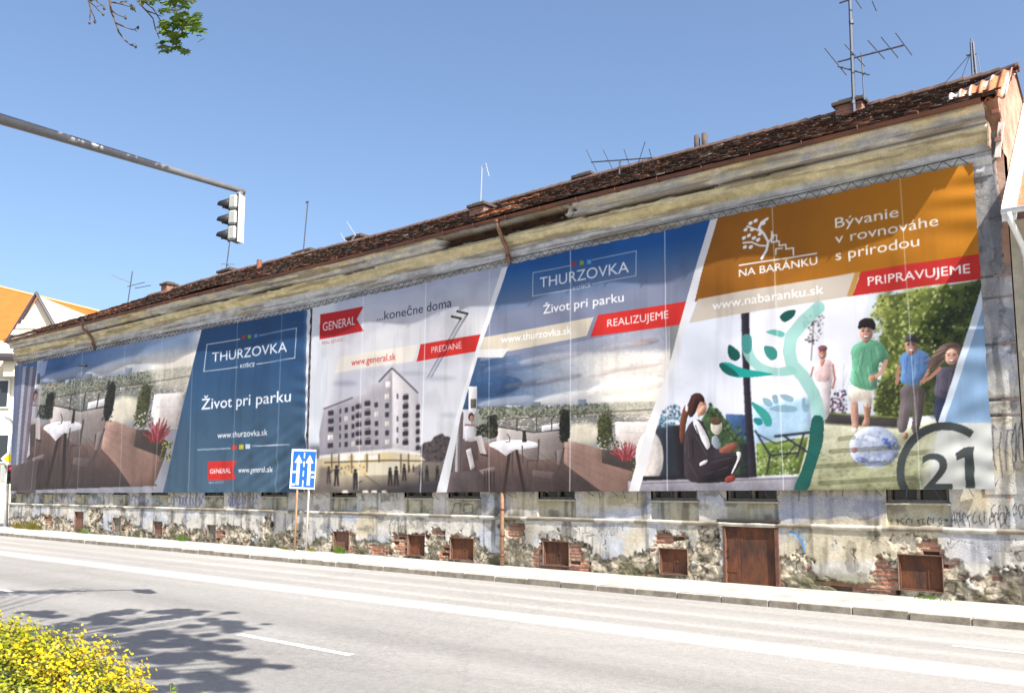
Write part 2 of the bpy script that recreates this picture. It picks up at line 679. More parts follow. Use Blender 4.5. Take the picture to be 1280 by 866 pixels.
    c.poly([(-60, 470), (92, 455), (88, 760), (-60, 860)], (176, 160, 156), col2=(128, 112, 112), g=((-60, 600), (90, 600)))
    for x, col in ((10, (206, 196, 198)), (34, (112, 98, 104)), (58, (196, 186, 186)), (74, (124, 108, 108))):
        c.poly([(x, 440), (x + 12, 440), (x + 8, 760), (x - 6, 790)], col)
    # man sitting in an armchair
    c.poly([(88, 585), (165, 580), (170, 690), (90, 700)], (112, 92, 88))
    c.poly([(95, 530), (125, 508), (146, 525), (152, 590), (100, 596)], (208, 204, 212))
    c.ell((131, 478), 15, 22, (92, 64, 56))
    c.ell((134, 486), 11, 16, (176, 128, 112))
    c.line([(104, 516), (150, 520)], 10, (168, 118, 102))
    c.line([(130, 590), (178, 575), (198, 655)], 16, (200, 188, 182))
    c.line([(122, 592), (165, 585), (185, 655)], 14, (184, 172, 168))
    c.line([(182, 660), (214, 668)], 9, (66, 54, 52))
    # round table
    c.line([(318, 640), (290, 850)], 14, (72, 58, 54))
    c.line([(350, 640), (386, 855)], 14, (66, 52, 50))
    c.line([(330, 640), (330, 790)], 8, (92, 76, 72))
    c.poly([(222, 618), (290, 606), (340, 640), (300, 668), (262, 640)], (210, 206, 212))
    c.ell((338, 614), 118, 24, (228, 224, 228))
    c.line([(306, 560), (318, 580), (318, 598), (300, 600)], 4, (70, 70, 72))
    c.poly([(379, 545), (393, 545), (398, 600), (376, 600)], (62, 56, 54))
    # chairs
    for pts, wd in (([(456, 590), (452, 690), (400, 690)], 8), ([(400, 690), (402, 820)], 7), ([(448, 690), (450, 790)], 6), ([(376, 620), (380, 700)], 6),
                    ([(584, 630), (560, 730), (520, 790), (430, 780)], 8), ([(540, 650), (548, 700)], 6), ([(520, 790), (524, 850)], 6), ([(430, 780), (424, 850)], 6)):
        c.line(pts, wd, (96, 80, 76))
    c.poly([(384, 632), (450, 625), (448, 684), (388, 690)], (120, 104, 102), 0.6)
    c.poly([(425, 738), (540, 748), (526, 782), (424, 766)], (116, 98, 94))
    c.poly([(548, 642), (580, 634), (564, 712), (546, 710)], (150, 136, 132), 0.7)
    c.poly([(106, 640), (134, 628), (156, 720), (130, 738)], (206, 196, 198))
    c.line([(134, 628), (156, 725), (150, 790)], 6, (84, 70, 68))
    c.poly([(10, 750), (175, 738), (190, 865), (0, 865)], (122, 106, 106), col2=(96, 82, 82), g=((0, 740), (180, 860)))
    c.poly([(170, 738), (246, 720), (250, 740), (190, 760)], (140, 118, 114))
    for x in (200, 214, 228, 244):
        c.line([(x, 742), (x, 860)], 5, (66, 54, 54))
    c.tf = None
    c.vol = 0.0
    ch = (np.abs(c.a - before).max(-1) > .004)[..., None]          # faded print
    g = c.a.mean(-1, keepdims=True)
    c.a = np.where(ch, (g + (c.a - g) * .80) * 1.04 - .03, c.a).astype(np.float32)


def face(c, p, rx, ry, skin):
    """a small smiling printed face"""
    x, y = p
    dk = tuple(v * .62 for v in skin)
    lt = tuple(min(255, v * 1.12 + 6) for v in skin)
    c.ell((x + rx * .06, y + ry * .1), rx, ry, skin)
    c.ell((x + rx * .62, y + ry * .15), rx * .45, ry * .85, dk, .45, soft=1)
    c.ell((x - rx * .35, y - ry * .35), rx * .45, ry * .4, lt, .25, soft=1)
    c.ell((x - rx * .42, y + ry * .25), rx * .24, ry * .2, (226, 150, 136), .45, soft=1)
    c.ell((x + rx * .46, y + ry * .25), rx * .24, ry * .2, (206, 126, 114), .45, soft=1)
    for sx in (-.40, .42):
        c.ell((x + sx * rx, y - ry * .10), rx * .24, ry * .12, dk, .7)
        c.ell((x + sx * rx, y - ry * .09), rx * .11, ry * .09, (40, 28, 28), .9)
        c.line([(x + (sx - .26) * rx, y - ry * .30), (x + (sx + .26) * rx, y - ry * .31)], ry * .08, (66, 46, 42), .8)
    c.line([(x + rx * .04, y - ry * .05), (x + rx * .10, y + ry * .28)], rx * .16, dk, .45)
    c.ell((x + rx * .03, y + ry * .56), rx * .46, ry * .19, (132, 62, 58), .9)
    c.ell((x + rx * .02, y + ry * .53), rx * .38, ry * .10, (244, 238, 234))
    c.ell((x, y + ry * .98), rx * .5, ry * .14, dk, .5, soft=.6)


def seam(c, a, b, alpha=0.5):
    c.line([a, b], 1.3, (236, 238, 246), alpha)


def paint_banners():
    c = Canvas(0, 180, 1270, 640)
    t6 = crop(3.936, 560, 400)
    # ---------------- first sheet: terrace and blue panel
    # same picture, printed again: matching points give the placement on the sheet
    src = [(335, 614), (588, 520), (790, 545), (890, 650), (131, 478), (935, 450), (225, 430)]
    k = 4.329
    dst = [(10 + 330 / k, 420 + 497 / k), (10 + 556 / k, 420 + 318 / k), (10 + 722 / k, 420 + 370 / k), (10 + 805 / k, 420 + 535 / k),
           (10 + 185 / k, 420 + 325 / k), (10 + 955 / k, 420 + 250 / k), (10 + 215 / k, 420 + 262 / k)]
    s6 = t6(src)
    U = np.array([on_wall(*p) for p in s6])
    V = np.array([on_wall(*p) for p in dst])
    A, *_ = np.linalg.lstsq(np.c_[U, np.ones(len(U))], V, rcond=None)

    def t1(p):
        q = t6(p)
        u, v = on_wall(q[:, 0], q[:, 1])
        m = np.c_[u, v, np.ones(len(q))] @ A
        x, y = project(m[:, 0], 0.0, m[:, 1])
        return np.stack([x, y], 1)
    c.poly([(10, 380), (400, 370), (400, 625), (10, 625)], (150, 150, 160))
    terrace(c, t1)
    cc = crop(k, 10, 420)
    c.poly(cc([(40, 160), (1040, -90), (1040, 60), (500, 150), (60, 250)]), (84, 126, 190), 0.55, soft=6)
    for x, col in ((40, (96, 112, 150)), (66, (118, 122, 146)), (95, (176, 180, 196)), (115, (112, 106, 122)), (140, (164, 158, 172)), (160, (116, 106, 118))):
        c.poly(cc([(x * .78 + 22, 168), (x * .78 + 42, 163), (x * .55 + 22, 690), (x * .55 + 4, 700)]), col, 0.9)
    c.poly(cc([(205, 140), (235, 134), (215, 215), (190, 220)]), (150, 160, 200))
    c.poly(cc([(80, 690), (180, 672), (166, 870), (55, 870)]), (98, 84, 84), 0.9)
    for x in (198, 214, 236):
        c.line(cc([(x, 676), (x - 6, 800)]), 1.5, (70, 58, 60), .8)
    blue = [(257.5, 410), (400, 382), (392, 625), (204, 625)]
    c.poly(blue, (38, 78, 128), col2=(80, 110, 132), g=((320, 395), (310, 600)), noise=0.02, ns=(40, 30))
    c.poly([(232, 515), (392, 506), (388, 620), (205, 620)], (72, 96, 118), 0.35)
    cb = crop(3.61, 210, 380)
    ln = (222, 228, 236)
    for a, b in (((192, 185), (335, 160)), ((425, 143), (595, 112)), ((595, 112), (587, 245)), ((587, 245), (415, 273)), ((325, 285), (178, 305)), ((178, 305), (192, 185))):
        c.line(cb([a, b]), 0.9, ln, 0.85)
    c.text('THURZOVKA', cb([(212, 262)])[0], cb([(552, 217)])[0], 12.5, (226, 230, 238))
    c.text('KOŠICE', cb([(337, 290)])[0], cb([(405, 282)])[0], 4.8, WH, 0.02)

    def sq(x, y, r, col):
        c.poly([(x - r, y - r * .95), (x + r, y - r * 1.1), (x + r, y + r * .9), (x - r, y + r * 1.05)], col)
    for (x, y), col in zip(cb([(353, 152), (380, 149), (409, 146)]), ((176, 50, 56), (126, 160, 62), (84, 140, 206))):
        sq(x, y, 2.1, col)
    c.text('Život pri parku', cb([(165, 476)])[0], cb([(568, 440)])[0], 14.5, (240, 242, 246), 0.012)
    c.text('www.thurzovka.sk', cb([(233, 605)])[0], cb([(465, 591)])[0], 7.6, WH, 0.015)
    c.line(cb([(148, 657), (293, 650)]), 0.9, ln)
    c.line(cb([(395, 640), (562, 635)]), 0.9, ln)
    for (x, y), col in zip(cb([(313, 647), (344, 645), (375, 643)]), ((208, 70, 50), (206, 200, 50), (200, 212, 232))):
        sq(x, y, 3.0, col)
    c.poly(cb([(193, 712), (322, 706), (306, 746), (318, 790), (193, 795)]), RED)
    c.text('GENERAL', cb([(201, 764)])[0], cb([(295, 760)])[0], 6.0, WH, 0.02)
    c.text('REAL ESTATE', cb([(197, 809)])[0], cb([(263, 807)])[0], 2.4, (200, 206, 214))
    c.text('www.general.sk', cb([(329, 760)])[0], cb([(485, 757)])[0], 7.2, WH, 0.015)
    for a, b in (((57, 450), (43, 612)), ((108, 440), (100, 614)), ((160, 430), (152, 614)), ((206, 421), (196, 614)), ((247, 413), (240, 614)), ((300, 402), (294, 614)), ((357, 391), (349, 614))):
        seam(c, a, b, 0.22)

    # ---------------- second sheet, first panel: block of flats
    c.poly([(388, 380), (640, 330), (640, 400), (560, 620), (384, 620)], (176, 182, 204), col2=(212, 210, 214), g=((470, 365), (478, 420)), noise=0.03, ns=(50, 20))  # upper blue-grey gradient imitates the eave shade in the print colours
    c2 = crop(2.546, 380, 300)
    c5 = crop(4.81, 390, 440)
    c.poly(c5([(160, 130), (980, -10), (900, 330), (120, 330)]), (176, 176, 190), 0.5, soft=3)
    c.poly(c5([(680, 120), (960, 60), (880, 520), (680, 560)]), (216, 216, 220), 0.8, soft=6)
    for (x, y, rx, ry, col) in ((780, 160, 110, 16, (176, 174, 186)), (840, 380, 50, 14, (176, 182, 196)), (220, 190, 80, 14, (150, 152, 172)), (620, 130, 90, 10, (160, 160, 176))):
        c.ell(c5([(x, y)])[0], rx / 4.81, ry / 4.81, col, 0.7, soft=2)
    c.poly([(388, 382), (424, 375), (412, 470), (404, 600), (388, 612)], (214, 217, 224), 0.9, soft=3)
    c.poly(c5([(0, 560), (80, 560), (70, 860), (0, 860)]), (92, 92, 100), 0.8, soft=3)
    # plaza, trees
    c.poly(c5([(40, 640), (700, 640), (860, 660), (780, 870), (0, 870)]), (196, 180, 152), col2=(70, 64, 66), g=((470, 590), (474, 616)))
    c.poly(c5([(630, 640), (665, 570), (690, 545), (735, 535), (750, 510), (800, 488), (815, 505), (856, 515), (848, 610), (800, 665), (700, 660)]), (92, 82, 82))
    c.speck(c5([(640, 640), (690, 550), (800, 495), (850, 520), (845, 610), (780, 660)]), [(78, 70, 70), (106, 96, 94), (66, 58, 60)], 120, 1.6)
    c.poly(c5([(620, 655), (860, 660), (840, 740), (640, 740)]), (116, 106, 100), 0.8)
    c.vol = .25
    # block of flats
    c.poly(c5([(88, 342), (268, 276), (350, 252), (352, 212), (428, 182), (470, 130), (497, 100), (497, 580), (65, 620), (60, 480)]), (88, 82, 94), col2=(178, 172, 178), g=((70, 450), (490, 420)))
    c.poly(c5([(497, 104), (655, 250), (668, 604), (497, 576)]), (212, 206, 208), col2=(176, 170, 174), g=((497, 350), (668, 380)))
    c.line(c5([(425, 180), (497, 98), (650, 246)]), 1.5, (66, 60, 68))
    c.line(c5([(86, 342), (268, 276)]), 1.2, (66, 60, 68))
    for f0, f1, top0, bot0, top1, bot1 in ((0, 1, 372, 590, 168, 565),):
        pass
    for i, (x, wd) in enumerate(((130, 34), (190, 10), (228, 20), (270, 16), (406, 18), (468, 20))):
        f = (x - 65) / 432.0
        yt = 345 - f * 75 if x < 420 else 235
        yb = 585 - f * 22
        n = 5 if x < 240 else (5 if x < 420 else 6)
        for r in range(n):
            y = yt + 20 + (yb - yt - 24) * r / (n - 0.4)
            lit = random.random() < 0.4
            c.poly(c5([(x - wd / 2, y), (x + wd / 2, y - 3), (x + wd / 2, y + 26), (x - wd / 2, y + 29)]), (232, 226, 214) if lit else (66, 58, 66))
            if lit:
                c.line(c5([(x, y), (x, y + 28)]), 0.5, (110, 100, 104))
    c.poly(c5([(476 - 14, 182), (476 + 12, 178), (476 + 12, 212), (476 - 14, 216)]), (226, 222, 220))
    for x, y0, y1, n, wd in ((304, 318, 560, 5, 34), (356, 300, 560, 5, 34), (578, 262, 560, 6, 34), (652, 322, 590, 6, 24)):
        c.poly(c5([(x - wd * .4, y0 - 10), (x + wd * .4, y0 - 12), (x + wd * .4, y1), (x - wd * .4, y1)]), (136, 128, 134))
        for r in range(n):
            y = y0 + (y1 - y0) * r / (n - 0.5)
            c.poly(c5([(x - wd / 2, y), (x + wd / 2, y - 4), (x + wd / 2, y + 22), (x - wd / 2, y + 26)]), (58, 52, 58))
            c.line(c5([(x - wd / 3, y + 34), (x + wd / 3, y + 32)]), 1.4, (214, 206, 200), 0.8)
    for y in (250, 385, 450, 515):
        c.poly(c5([(525, y), (534, y + 3), (534, y + 34), (525, y + 30)]), (90, 84, 92))
    c.vol = 0.0
    # ground floor
    c.poly(c5([(60, 622), (490, 582), (672, 606), (672, 622), (490, 600), (60, 642)]), (226, 220, 214))
    c.poly(c5([(75, 640), (490, 602), (490, 735), (260, 745), (75, 690)]), (168, 150, 122), col2=(222, 200, 152), g=((80, 660), (480, 660)))
    c.poly(c5([(490, 602), (665, 622), (700, 650), (640, 690), (490, 735)]), (214, 198, 164))
    for x in (140, 185, 262, 350, 420, 550, 596):
        c.line(c5([(x, 615), (x, 720)]), 1.8, (84, 72, 66), 0.8)
    for x in (215, 305, 385):
        c.poly(c5([(x - 26, 622), (x + 26, 616), (x + 26, 650), (x - 26, 656)]), (232, 226, 214))
    c.poly(c5([(358, 668), (540, 656), (540, 735), (350, 740)]), (216, 206, 182))
    c.line(c5([(95, 664), (490, 650), (700, 655)]), 1.6, (96, 84, 76))
    c.speck(c5([(100, 690), (340, 680), (340, 730), (100, 740)]), [(226, 206, 150), (120, 104, 86), (84, 74, 66), (206, 190, 160)], 150, 1.1)
    # passers-by and crossing
    for x, y, h in ((283, 712, 110), (485, 702, 98), (522, 695, 105), (570, 680, 90), (672, 702, 85), (708, 690, 85), (772, 690, 80), (170, 690, 110), (120, 695, 90), (625, 680, 40), (600, 682, 38)):
        b = h / 9.0
        c.ell(c5([(x, y)])[0], b * .75 / 4.81, b * .9 / 4.81, (58, 48, 48))
        c.poly(c5([(x - b, y + b), (x + b, y + b), (x + b * 1.1, y + h * .45), (x - b * 1.1, y + h * .45)]), (52, 46, 50))
        c.line(c5([(x - b * .5, y + h * .4), (x - b * .8, y + h)]), b * .9 / 4.81, (50, 44, 46))
        c.line(c5([(x + b * .5, y + h * .4), (x + b * .9, y + h)]), b * .9 / 4.81, (50, 44, 46))
    c.line(c5([(270, 800), (320, 775)]), 1.2, (60, 52, 52))
    for x in (322, 372, 432, 205):
        c.poly(c5([(x, 832), (x + 30, 828), (x + 40, 852), (x + 4, 856)]), (222, 216, 208))
    c.line(c5([(340, 740), (480, 850)]), 1.4, (80, 72, 72), 0.6)
    c.poly(c5([(60, 690), (130, 690), (140, 830), (40, 840)]), (92, 82, 80), 0.6, soft=2)
    c.soften([(388, 460), (600, 450), (560, 616), (386, 618)], 1)
    # lettering
    c.poly(c2([(60, 238), (203, 214), (180, 254), (203, 292), (58, 318)]), (196, 30, 36))
    c.text('GENERAL', c2([(68, 291)])[0], c2([(174, 271)])[0], 11.0, WH, 0.006)
    c.text('REAL ESTATE', c2([(66, 334)])[0], c2([(133, 323)])[0], 3.6, (196, 96, 104))
    c.text('...konečne doma', c2([(243, 259)])[0], c2([(482, 215)])[0], 11.5, (58, 64, 84), 0.006)
    c.poly(c2([(122, 373), (368, 334), (355, 386), (105, 424)]), (226, 218, 206))
    c.text('www.general.sk', c2([(162, 402)])[0], c2([(300, 382)])[0], 9.0, (206, 76, 72), 0.012)
    c.poly(c2([(378, 333), (574, 302), (562, 356), (365, 388)]), RED)
    c.text('PREDANÉ', c2([(414, 361)])[0], c2([(512, 346)])[0], 8.0, (232, 214, 214))

    # ---------------- second sheet, second panel: terrace
    c3 = crop(2.278, 560, 260)
    P = [(636, 330), (902, 268), (842, 470), (800, 620), (556, 620), (578, 520)]
    save = c.a.copy()
    terrace(c, t6)
    top = [(634, 330), (902, 266), (872, 400), (604, 452)]
    c.poly(top, (32, 92, 164), col2=(134, 140, 164), g=((740, 318), (750, 374)))  # print blue fades to grey; the grey paints in the vinyl sheen
    c.poly(c3([(108, 370), (425, 313), (405, 366), (95, 425)]), (214, 202, 182))
    c.poly(t6([(160, 150), (312, 142), (285, 187), (160, 187)]), (226, 224, 222))
    c.text('www.thurzovka.sk', t6([(275, 115)])[0], t6([(622, 69)])[0], 9.5, (248, 246, 242), 0.015)
    c.poly(c3([(437, 307), (690, 266), (664, 334), (416, 369)]), RED)
    c.text('REALIZUJEME', c3([(463, 341)])[0], c3([(633, 315)])[0], 10.0, (240, 230, 228), 0.006)
    for a, b in (((250, 187), (358, 167)), ((420, 151), (542, 125)), ((542, 125), (541, 195)), ((541, 195), (420, 219)), ((360, 235), (248, 253)), ((248, 253), (250, 187))):
        c.line(c3([a, b]), 0.9, (206, 214, 228), 0.8)
    c.text('THURZOVKA', c3([(270, 230)])[0], c3([(522, 185)])[0], 14.0, (226, 230, 238))
    c.text('KOŠICE', c3([(365, 238)])[0], c3([(415, 227)])[0], 5.0, (206, 212, 224))
    for (x, y), col in zip(c3([(369, 163), (391, 160), (411, 157)]), ((184, 54, 56), (140, 166, 62), (96, 160, 220))):
        sq(x, y, 2.6, col)
    c.text('Život pri parku', c3([(278, 303)])[0], c3([(508, 268)])[0], 11.5, (240, 240, 244), 0.012)
    # keep this panel only between the slanted stripes
    w = c.win(c.P([(380, 180), (1270, 640)]))
    m = np.zeros(c.a.shape[:2], np.float32)
    p = c.P(P)
    ww = c.win(p)
    m[ww[1]:ww[3], ww[0]:ww[2]] = c.inside(p, ww)
    keepm = m[..., None]
    c.a = save * (1 - keepm) + c.a * keepm
    c.poly([(629.5, 337), (638, 333), (604, 437), (580, 520), (562, 620), (548, 620), (572, 528)], (226, 226, 230))

    # ---------------- second sheet, third panel
    k7, k8, k4 = crop(3.465, 800, 370), crop(2.888, 1000, 320), crop(1.969, 800, 200)
    c.poly([(896, 272), (1262, 190), (1262, 640), (795, 640), (817, 530), (839, 468), (866, 371)], (222, 228, 238))
    c.poly(k7([(215, 70), (460, 60), (470, 520), (75, 520), (130, 330)]), (214, 220, 236), col2=(226, 228, 238), g=((200, 100), (200, 500)))
    c.poly(k7([(490, 80), (820, 0), (1000, 0), (860, 560), (500, 560)]), (232, 232, 240), noise=0.015, ns=(20, 20))
    c.vol = .55
    # park behind the family
    park = [(300, 150), (660, 90), (664, 560), (330, 590), (270, 560), (310, 400), (285, 330), (318, 240), (280, 200)]
    c.poly(k8(park), (92, 106, 52))
    r2 = random.Random(12)
    for k in range(150):
        x, y = r2.uniform(280, 655), r2.uniform(105, 570)
        dark = x > 452 + (y - 330) * -.35 + r2.uniform(-30, 30)  # neighbour eave shadow painted into the trees right of this diagonal
        L_ = r2.random()
        col = ((34 + 34 * L_, 42 + 40 * L_, 28 + 22 * L_) if dark else (86 + 100 * L_, 100 + 90 * L_, 42 + 56 * L_))
        c.ell(k8([(x, y)])[0], r2.uniform(5, 11), r2.uniform(3, 8), col, .55, soft=1.5, rot=r2.uniform(-1, 1))
    c.speck(k8([(285, 150), (560, 100), (500, 330), (450, 470), (330, 560), (300, 430), (330, 320), (280, 210)]), [(150, 166, 74), (192, 198, 112), (106, 120, 52), (64, 76, 36), (214, 214, 156)], 1100, 1.7, .9)
    c.speck(k8([(440, 330), (540, 190), (600, 95), (664, 90), (660, 560), (440, 580)]), [(40, 48, 34), (62, 72, 44), (26, 32, 28), (96, 108, 70)], 700, 1.7, .8)  # darker dabs inside the same painted shadow
    c.speck(k8([(262, 190), (300, 150), (330, 240), (300, 300), (318, 380), (296, 440), (276, 420), (290, 340), (270, 300)]), [(120, 136, 66), (176, 184, 116), (90, 104, 50)], 170, 1.5)
    c.speck(k8([(440, 330), (540, 190), (660, 100), (660, 260), (560, 300)]), [(228, 232, 236), (196, 206, 196)], 22, 1.2, .6)
    c.poly(k8([(282, 470), (330, 440), (372, 470), (370, 592), (280, 592)]), (58, 66, 38), .7, soft=2)
    c.speck(k8([(280, 450), (370, 430), (370, 590), (270, 590)]), [(64, 76, 40), (120, 132, 60), (44, 52, 34), (160, 168, 80)], 200, 1.6)
    # thin tree and shrub
    c.speck(k7([(715, 90), (805, 80), (800, 160), (760, 210), (715, 190)]), [(66, 58, 56), (104, 96, 92)], 90, 1.2)
    c.line(k7([(758, 110), (748, 280)]), 0.9, (84, 76, 74))
    c.speck(k7([(835, 420), (900, 400), (905, 510), (830, 510)]), [(64, 58, 76), (104, 96, 116), (150, 96, 116)], 130, 1.5)
    c.line(k7([(890, 300), (885, 420)]), 0.7, (160, 156, 166), 0.7)
    c.line(k7([(905, 330), (885, 400)]), 0.6, (160, 156, 166), 0.7)
    # lawn
    c.poly(k8([(0, 600), (110, 605), (360, 620), (520, 590), (712, 590), (725, 850), (0, 850)]), (206, 204, 178), col2=(108, 112, 66), g=((300, 630), (320, 790)), noise=0.05, ns=(14, 4))
    c.speck(k8([(60, 700), (700, 690), (715, 845), (30, 845)]), [(120, 122, 72), (86, 92, 50), (160, 160, 110)], 500, 2.6, 0.4, 0.35)
    c.poly(k8([(95, 565), (200, 575), (360, 585), (360, 622), (95, 606)]), (60, 56, 52), 0.9, soft=1)
    c.line(k8([(100, 566), (360, 584)]), 1.4, (140, 146, 66))
    # window side on the left
    c.poly(k7([(75, 560), (195, 560), (195, 790), (85, 790)]), (112, 138, 150), col2=(52, 58, 70), g=((80, 600), (190, 680)))
    c.poly(k7([(150, 560), (205, 560), (205, 800), (170, 800)]), (44, 40, 46))
    c.speck(k7([(85, 480), (180, 470), (190, 565), (80, 570)]), [(84, 122, 146), (54, 84, 100), (140, 170, 190)], 180, 1.5)
    c.poly(k7([(385, 512), (472, 516), (478, 640), (385, 640)]), (70, 100, 148))
    c.poly(k7([(275, 540), (310, 480), (350, 490), (400, 560), (430, 600), (475, 640), (480, 780), (300, 780)]), (70, 92, 62))
    c.speck(k7([(270, 540), (315, 470), (350, 490), (400, 540), (475, 600), (475, 760), (300, 700)]), [(64, 90, 50), (96, 120, 66), (44, 64, 44), (110, 140, 90)], 320, 2.0)
    c.ell(k7([(52, 700)])[0], 17, 33, (222, 212, 206))
    c.poly(k7([(20, 780), (480, 775), (480, 800), (20, 806)]), (40, 36, 42))
    c.poly(k7([(440, 640), (480, 640), (480, 780), (440, 780)]), (42, 46, 50), 0.8)
    # garden seen through the glass
    c.poly(k7([(500, 470), (745, 440), (760, 600), (510, 640)]), (150, 186, 214), 0.8, soft=2)
    c.poly(k7([(515, 640), (740, 610), (700, 770), (518, 780)]), (118, 138, 70), noise=0.06, ns=(5, 5))
    c.speck(k7([(515, 680), (700, 630), (690, 775), (518, 775)]), [(90, 114, 46), (160, 176, 96), (206, 206, 170), (70, 86, 44)], 260, 1.5)
    for pts, wd in (([(512, 585), (575, 690), (690, 680)], 2.2), ([(598, 608), (760, 590)], 3), ([(640, 610), (770, 700)], 2.4), ([(720, 600), (690, 700)], 2), ([(575, 690), (560, 770)], 1.8), ([(525, 600), (600, 640), (680, 620)], 1.4), ([(690, 640), (640, 700)], 1.4)):
        c.line(k7(pts), wd, (44, 48, 60))
    c.poly(k7([(452, 70), (487, 66), (490, 400), (518, 782), (480, 786), (462, 400)]), (50, 44, 56))
    c.line(k7([(492, 390), (497, 480)]), 0.8, (190, 190, 200))
    # deck edge
    c.poly(k7([(-40, 800), (700, 780), (700, 860), (-40, 870)]), (150, 146, 154), col2=(186, 184, 192), g=((300, 790), (300, 850)))
    c.line(k7([(-20, 812), (690, 788)]), 1.0, (96, 90, 98))
    c.soften([(866, 404), (1060, 372), (1240, 345), (1250, 612), (800, 616), (815, 530)], 1)
    c.round = True
    # reflected man
    c.ell(k7([(342, 565)])[0], 7.5, 10.5, (216, 204, 190))
    c.ell(k7([(340, 542)])[0], 7.5, 5, (110, 84, 66))
    c.poly(k7([(318, 610), (345, 600), (365, 660), (325, 680)]), (150, 160, 170))
    # sitting woman
    c.poly(k7([(225, 548), (262, 530), (292, 560), (318, 640), (345, 668), (410, 660), (420, 680), (440, 676), (444, 730), (402, 785), (395, 806), (205, 812), (196, 700), (200, 600)]), (66, 56, 62))
    c.poly(k7([(300, 740), (360, 690), (440, 690), (444, 730), (402, 790), (260, 808)]), (48, 40, 46))
    c.poly(k7([(232, 545), (258, 532), (300, 600), (318, 650), (300, 668), (285, 640)]), (232, 226, 230))
    c.line(k7([(250, 560), (285, 655)]), 1.2, (60, 52, 58))
    c.poly(k7([(268, 720), (305, 706), (300, 724), (266, 738)]), (226, 220, 222))
    c.poly(k7([(352, 664), (400, 636), (428, 632), (436, 660), (400, 680), (356, 682)]), (150, 88, 72))
    c.poly(k7([(424, 672), (450, 676), (446, 700), (412, 770), (404, 768), (436, 700)]), (226, 220, 222))
    c.poly(k7([(378, 784), (420, 770), (426, 800), (380, 812)]), (150, 64, 60))
    c.ell(k7([(274, 478)])[0], 7.2, 12, (214, 160, 136), rot=-0.1)
    c.poly(k7([(288, 470), (300, 482), (298, 500), (284, 512), (270, 520), (262, 530), (255, 500)]), (214, 160, 136))
    c.poly(k7([(215, 470), (235, 425), (268, 418), (290, 440), (292, 468), (272, 455), (260, 480), (248, 510), (230, 530), (214, 510)]), (74, 44, 42))
    c.poly(k7([(196, 476), (222, 466), (222, 500), (206, 560), (200, 640), (182, 640), (178, 560)]), (132, 78, 52), col2=(90, 54, 44), g=((190, 480), (190, 640)))
    c.ell(k7([(211, 486)])[0], 1.6, 5, (230, 224, 220))
    for a, b in (((232, 430), (216, 500)), ((250, 424), (228, 510)), ((268, 424), (262, 446)), ((200, 500), (192, 620)), ((208, 500), (200, 600))):
        c.line(k7([a, b]), .9, (122, 78, 62), .6)
    c.line(k7([(286, 470), (294, 472)]), .7, (60, 40, 40))
    c.line(k7([(284, 498), (294, 498)]), .8, (176, 84, 84))
    for pts in ([(214, 600), (222, 700)], [(246, 600), (300, 690)], [(222, 720), (260, 790)], [(320, 720), (400, 700)], [(300, 770), (390, 740)]):
        c.line(k7(pts), 1.4, (104, 92, 98), .5)
    for pts in ([(236, 620), (240, 700)], [(330, 760), (410, 720)]):
        c.line(k7(pts), 1.6, (30, 24, 28), .5)
    # woman in white
    c.poly(k7([(757, 300), (785, 278), (815, 272), (846, 288), (850, 340), (836, 380), (830, 540), (752, 540), (765, 400), (760, 350)]), (240, 226, 230))
    c.poly(k7([(762, 296), (785, 280), (830, 276), (838, 296), (836, 372), (764, 376)]), (232, 200, 200))
    c.poly(k7([(782, 276), (812, 272), (800, 304), (790, 308)]), (206, 150, 134))
    c.line(k7([(842, 300), (852, 360), (842, 400)]), 2.6, (196, 136, 118))
    c.line(k7([(758, 310), (748, 350)]), 2.2, (196, 136, 118))
    face(c, k7([(794, 246)])[0], 5.2, 7.8, (208, 150, 134))
    c.ell(k7([(797, 228)])[0], 5.8, 3.8, (142, 88, 96))
    # boy
    sk = (204, 158, 138)
    c.poly(k8([(188, 522), (218, 524), (216, 590), (214, 632), (194, 628), (190, 580)]), sk)
    c.poly(k8([(232, 520), (266, 530), (256, 590), (258, 612), (224, 616), (240, 580)]), (190, 140, 116))
    c.poly(k8([(192, 620), (214, 622), (212, 640), (192, 634)]), (226, 214, 206))
    c.poly(k8([(183, 462), (272, 480), (266, 545), (238, 546), (232, 520), (188, 532), (180, 500)]), (232, 220, 204))
    c.poly(k8([(186, 330), (236, 306), (270, 304), (308, 318), (332, 368), (308, 388), (290, 384), (288, 440), (282, 488), (232, 484), (184, 464), (196, 400)]), (148, 204, 170), col2=(108, 172, 138), g=((200, 330), (280, 470)))
    c.line(k8([(316, 382), (302, 422), (266, 444)]), 5.2, sk)
    c.ell(k8([(266, 444)])[0], 4.6, 4.2, (190, 130, 106))
    c.poly(k8([(232, 296), (256, 296), (252, 316), (236, 316)]), (180, 126, 102))
    face(c, k8([(243, 276)])[0], 8.4, 11.0, (216, 170, 148))
    c.poly(k8([(214, 268), (218, 238), (238, 226), (266, 226), (282, 248), (274, 276), (262, 262), (232, 262)]), (48, 38, 38))
    for pts in ([(240, 330), (228, 400)], [(262, 340), (270, 420)], [(216, 380), (240, 470)], [(250, 430), (286, 400)], [(206, 420), (226, 470)]):
        c.line(k8(pts), 1.6, (70, 136, 100), .5)
    for pts in ([(226, 350), (214, 420)], [(280, 330), (290, 370)], [(250, 400), (262, 470)]):
        c.line(k8(pts), 1.4, (170, 222, 190), .5)
    c.line(k8([(200, 540), (202, 610)]), 1.6, (232, 190, 170), .6)
    c.line(k8([(250, 540), (244, 600)]), 1.6, (158, 112, 94), .6)
    # man in blue shirt
    c.poly(k8([(368, 462), (462, 470), (452, 560), (436, 640), (408, 640), (416, 560), (408, 545), (392, 640), (356, 636), (366, 550)]), (110, 100, 100))
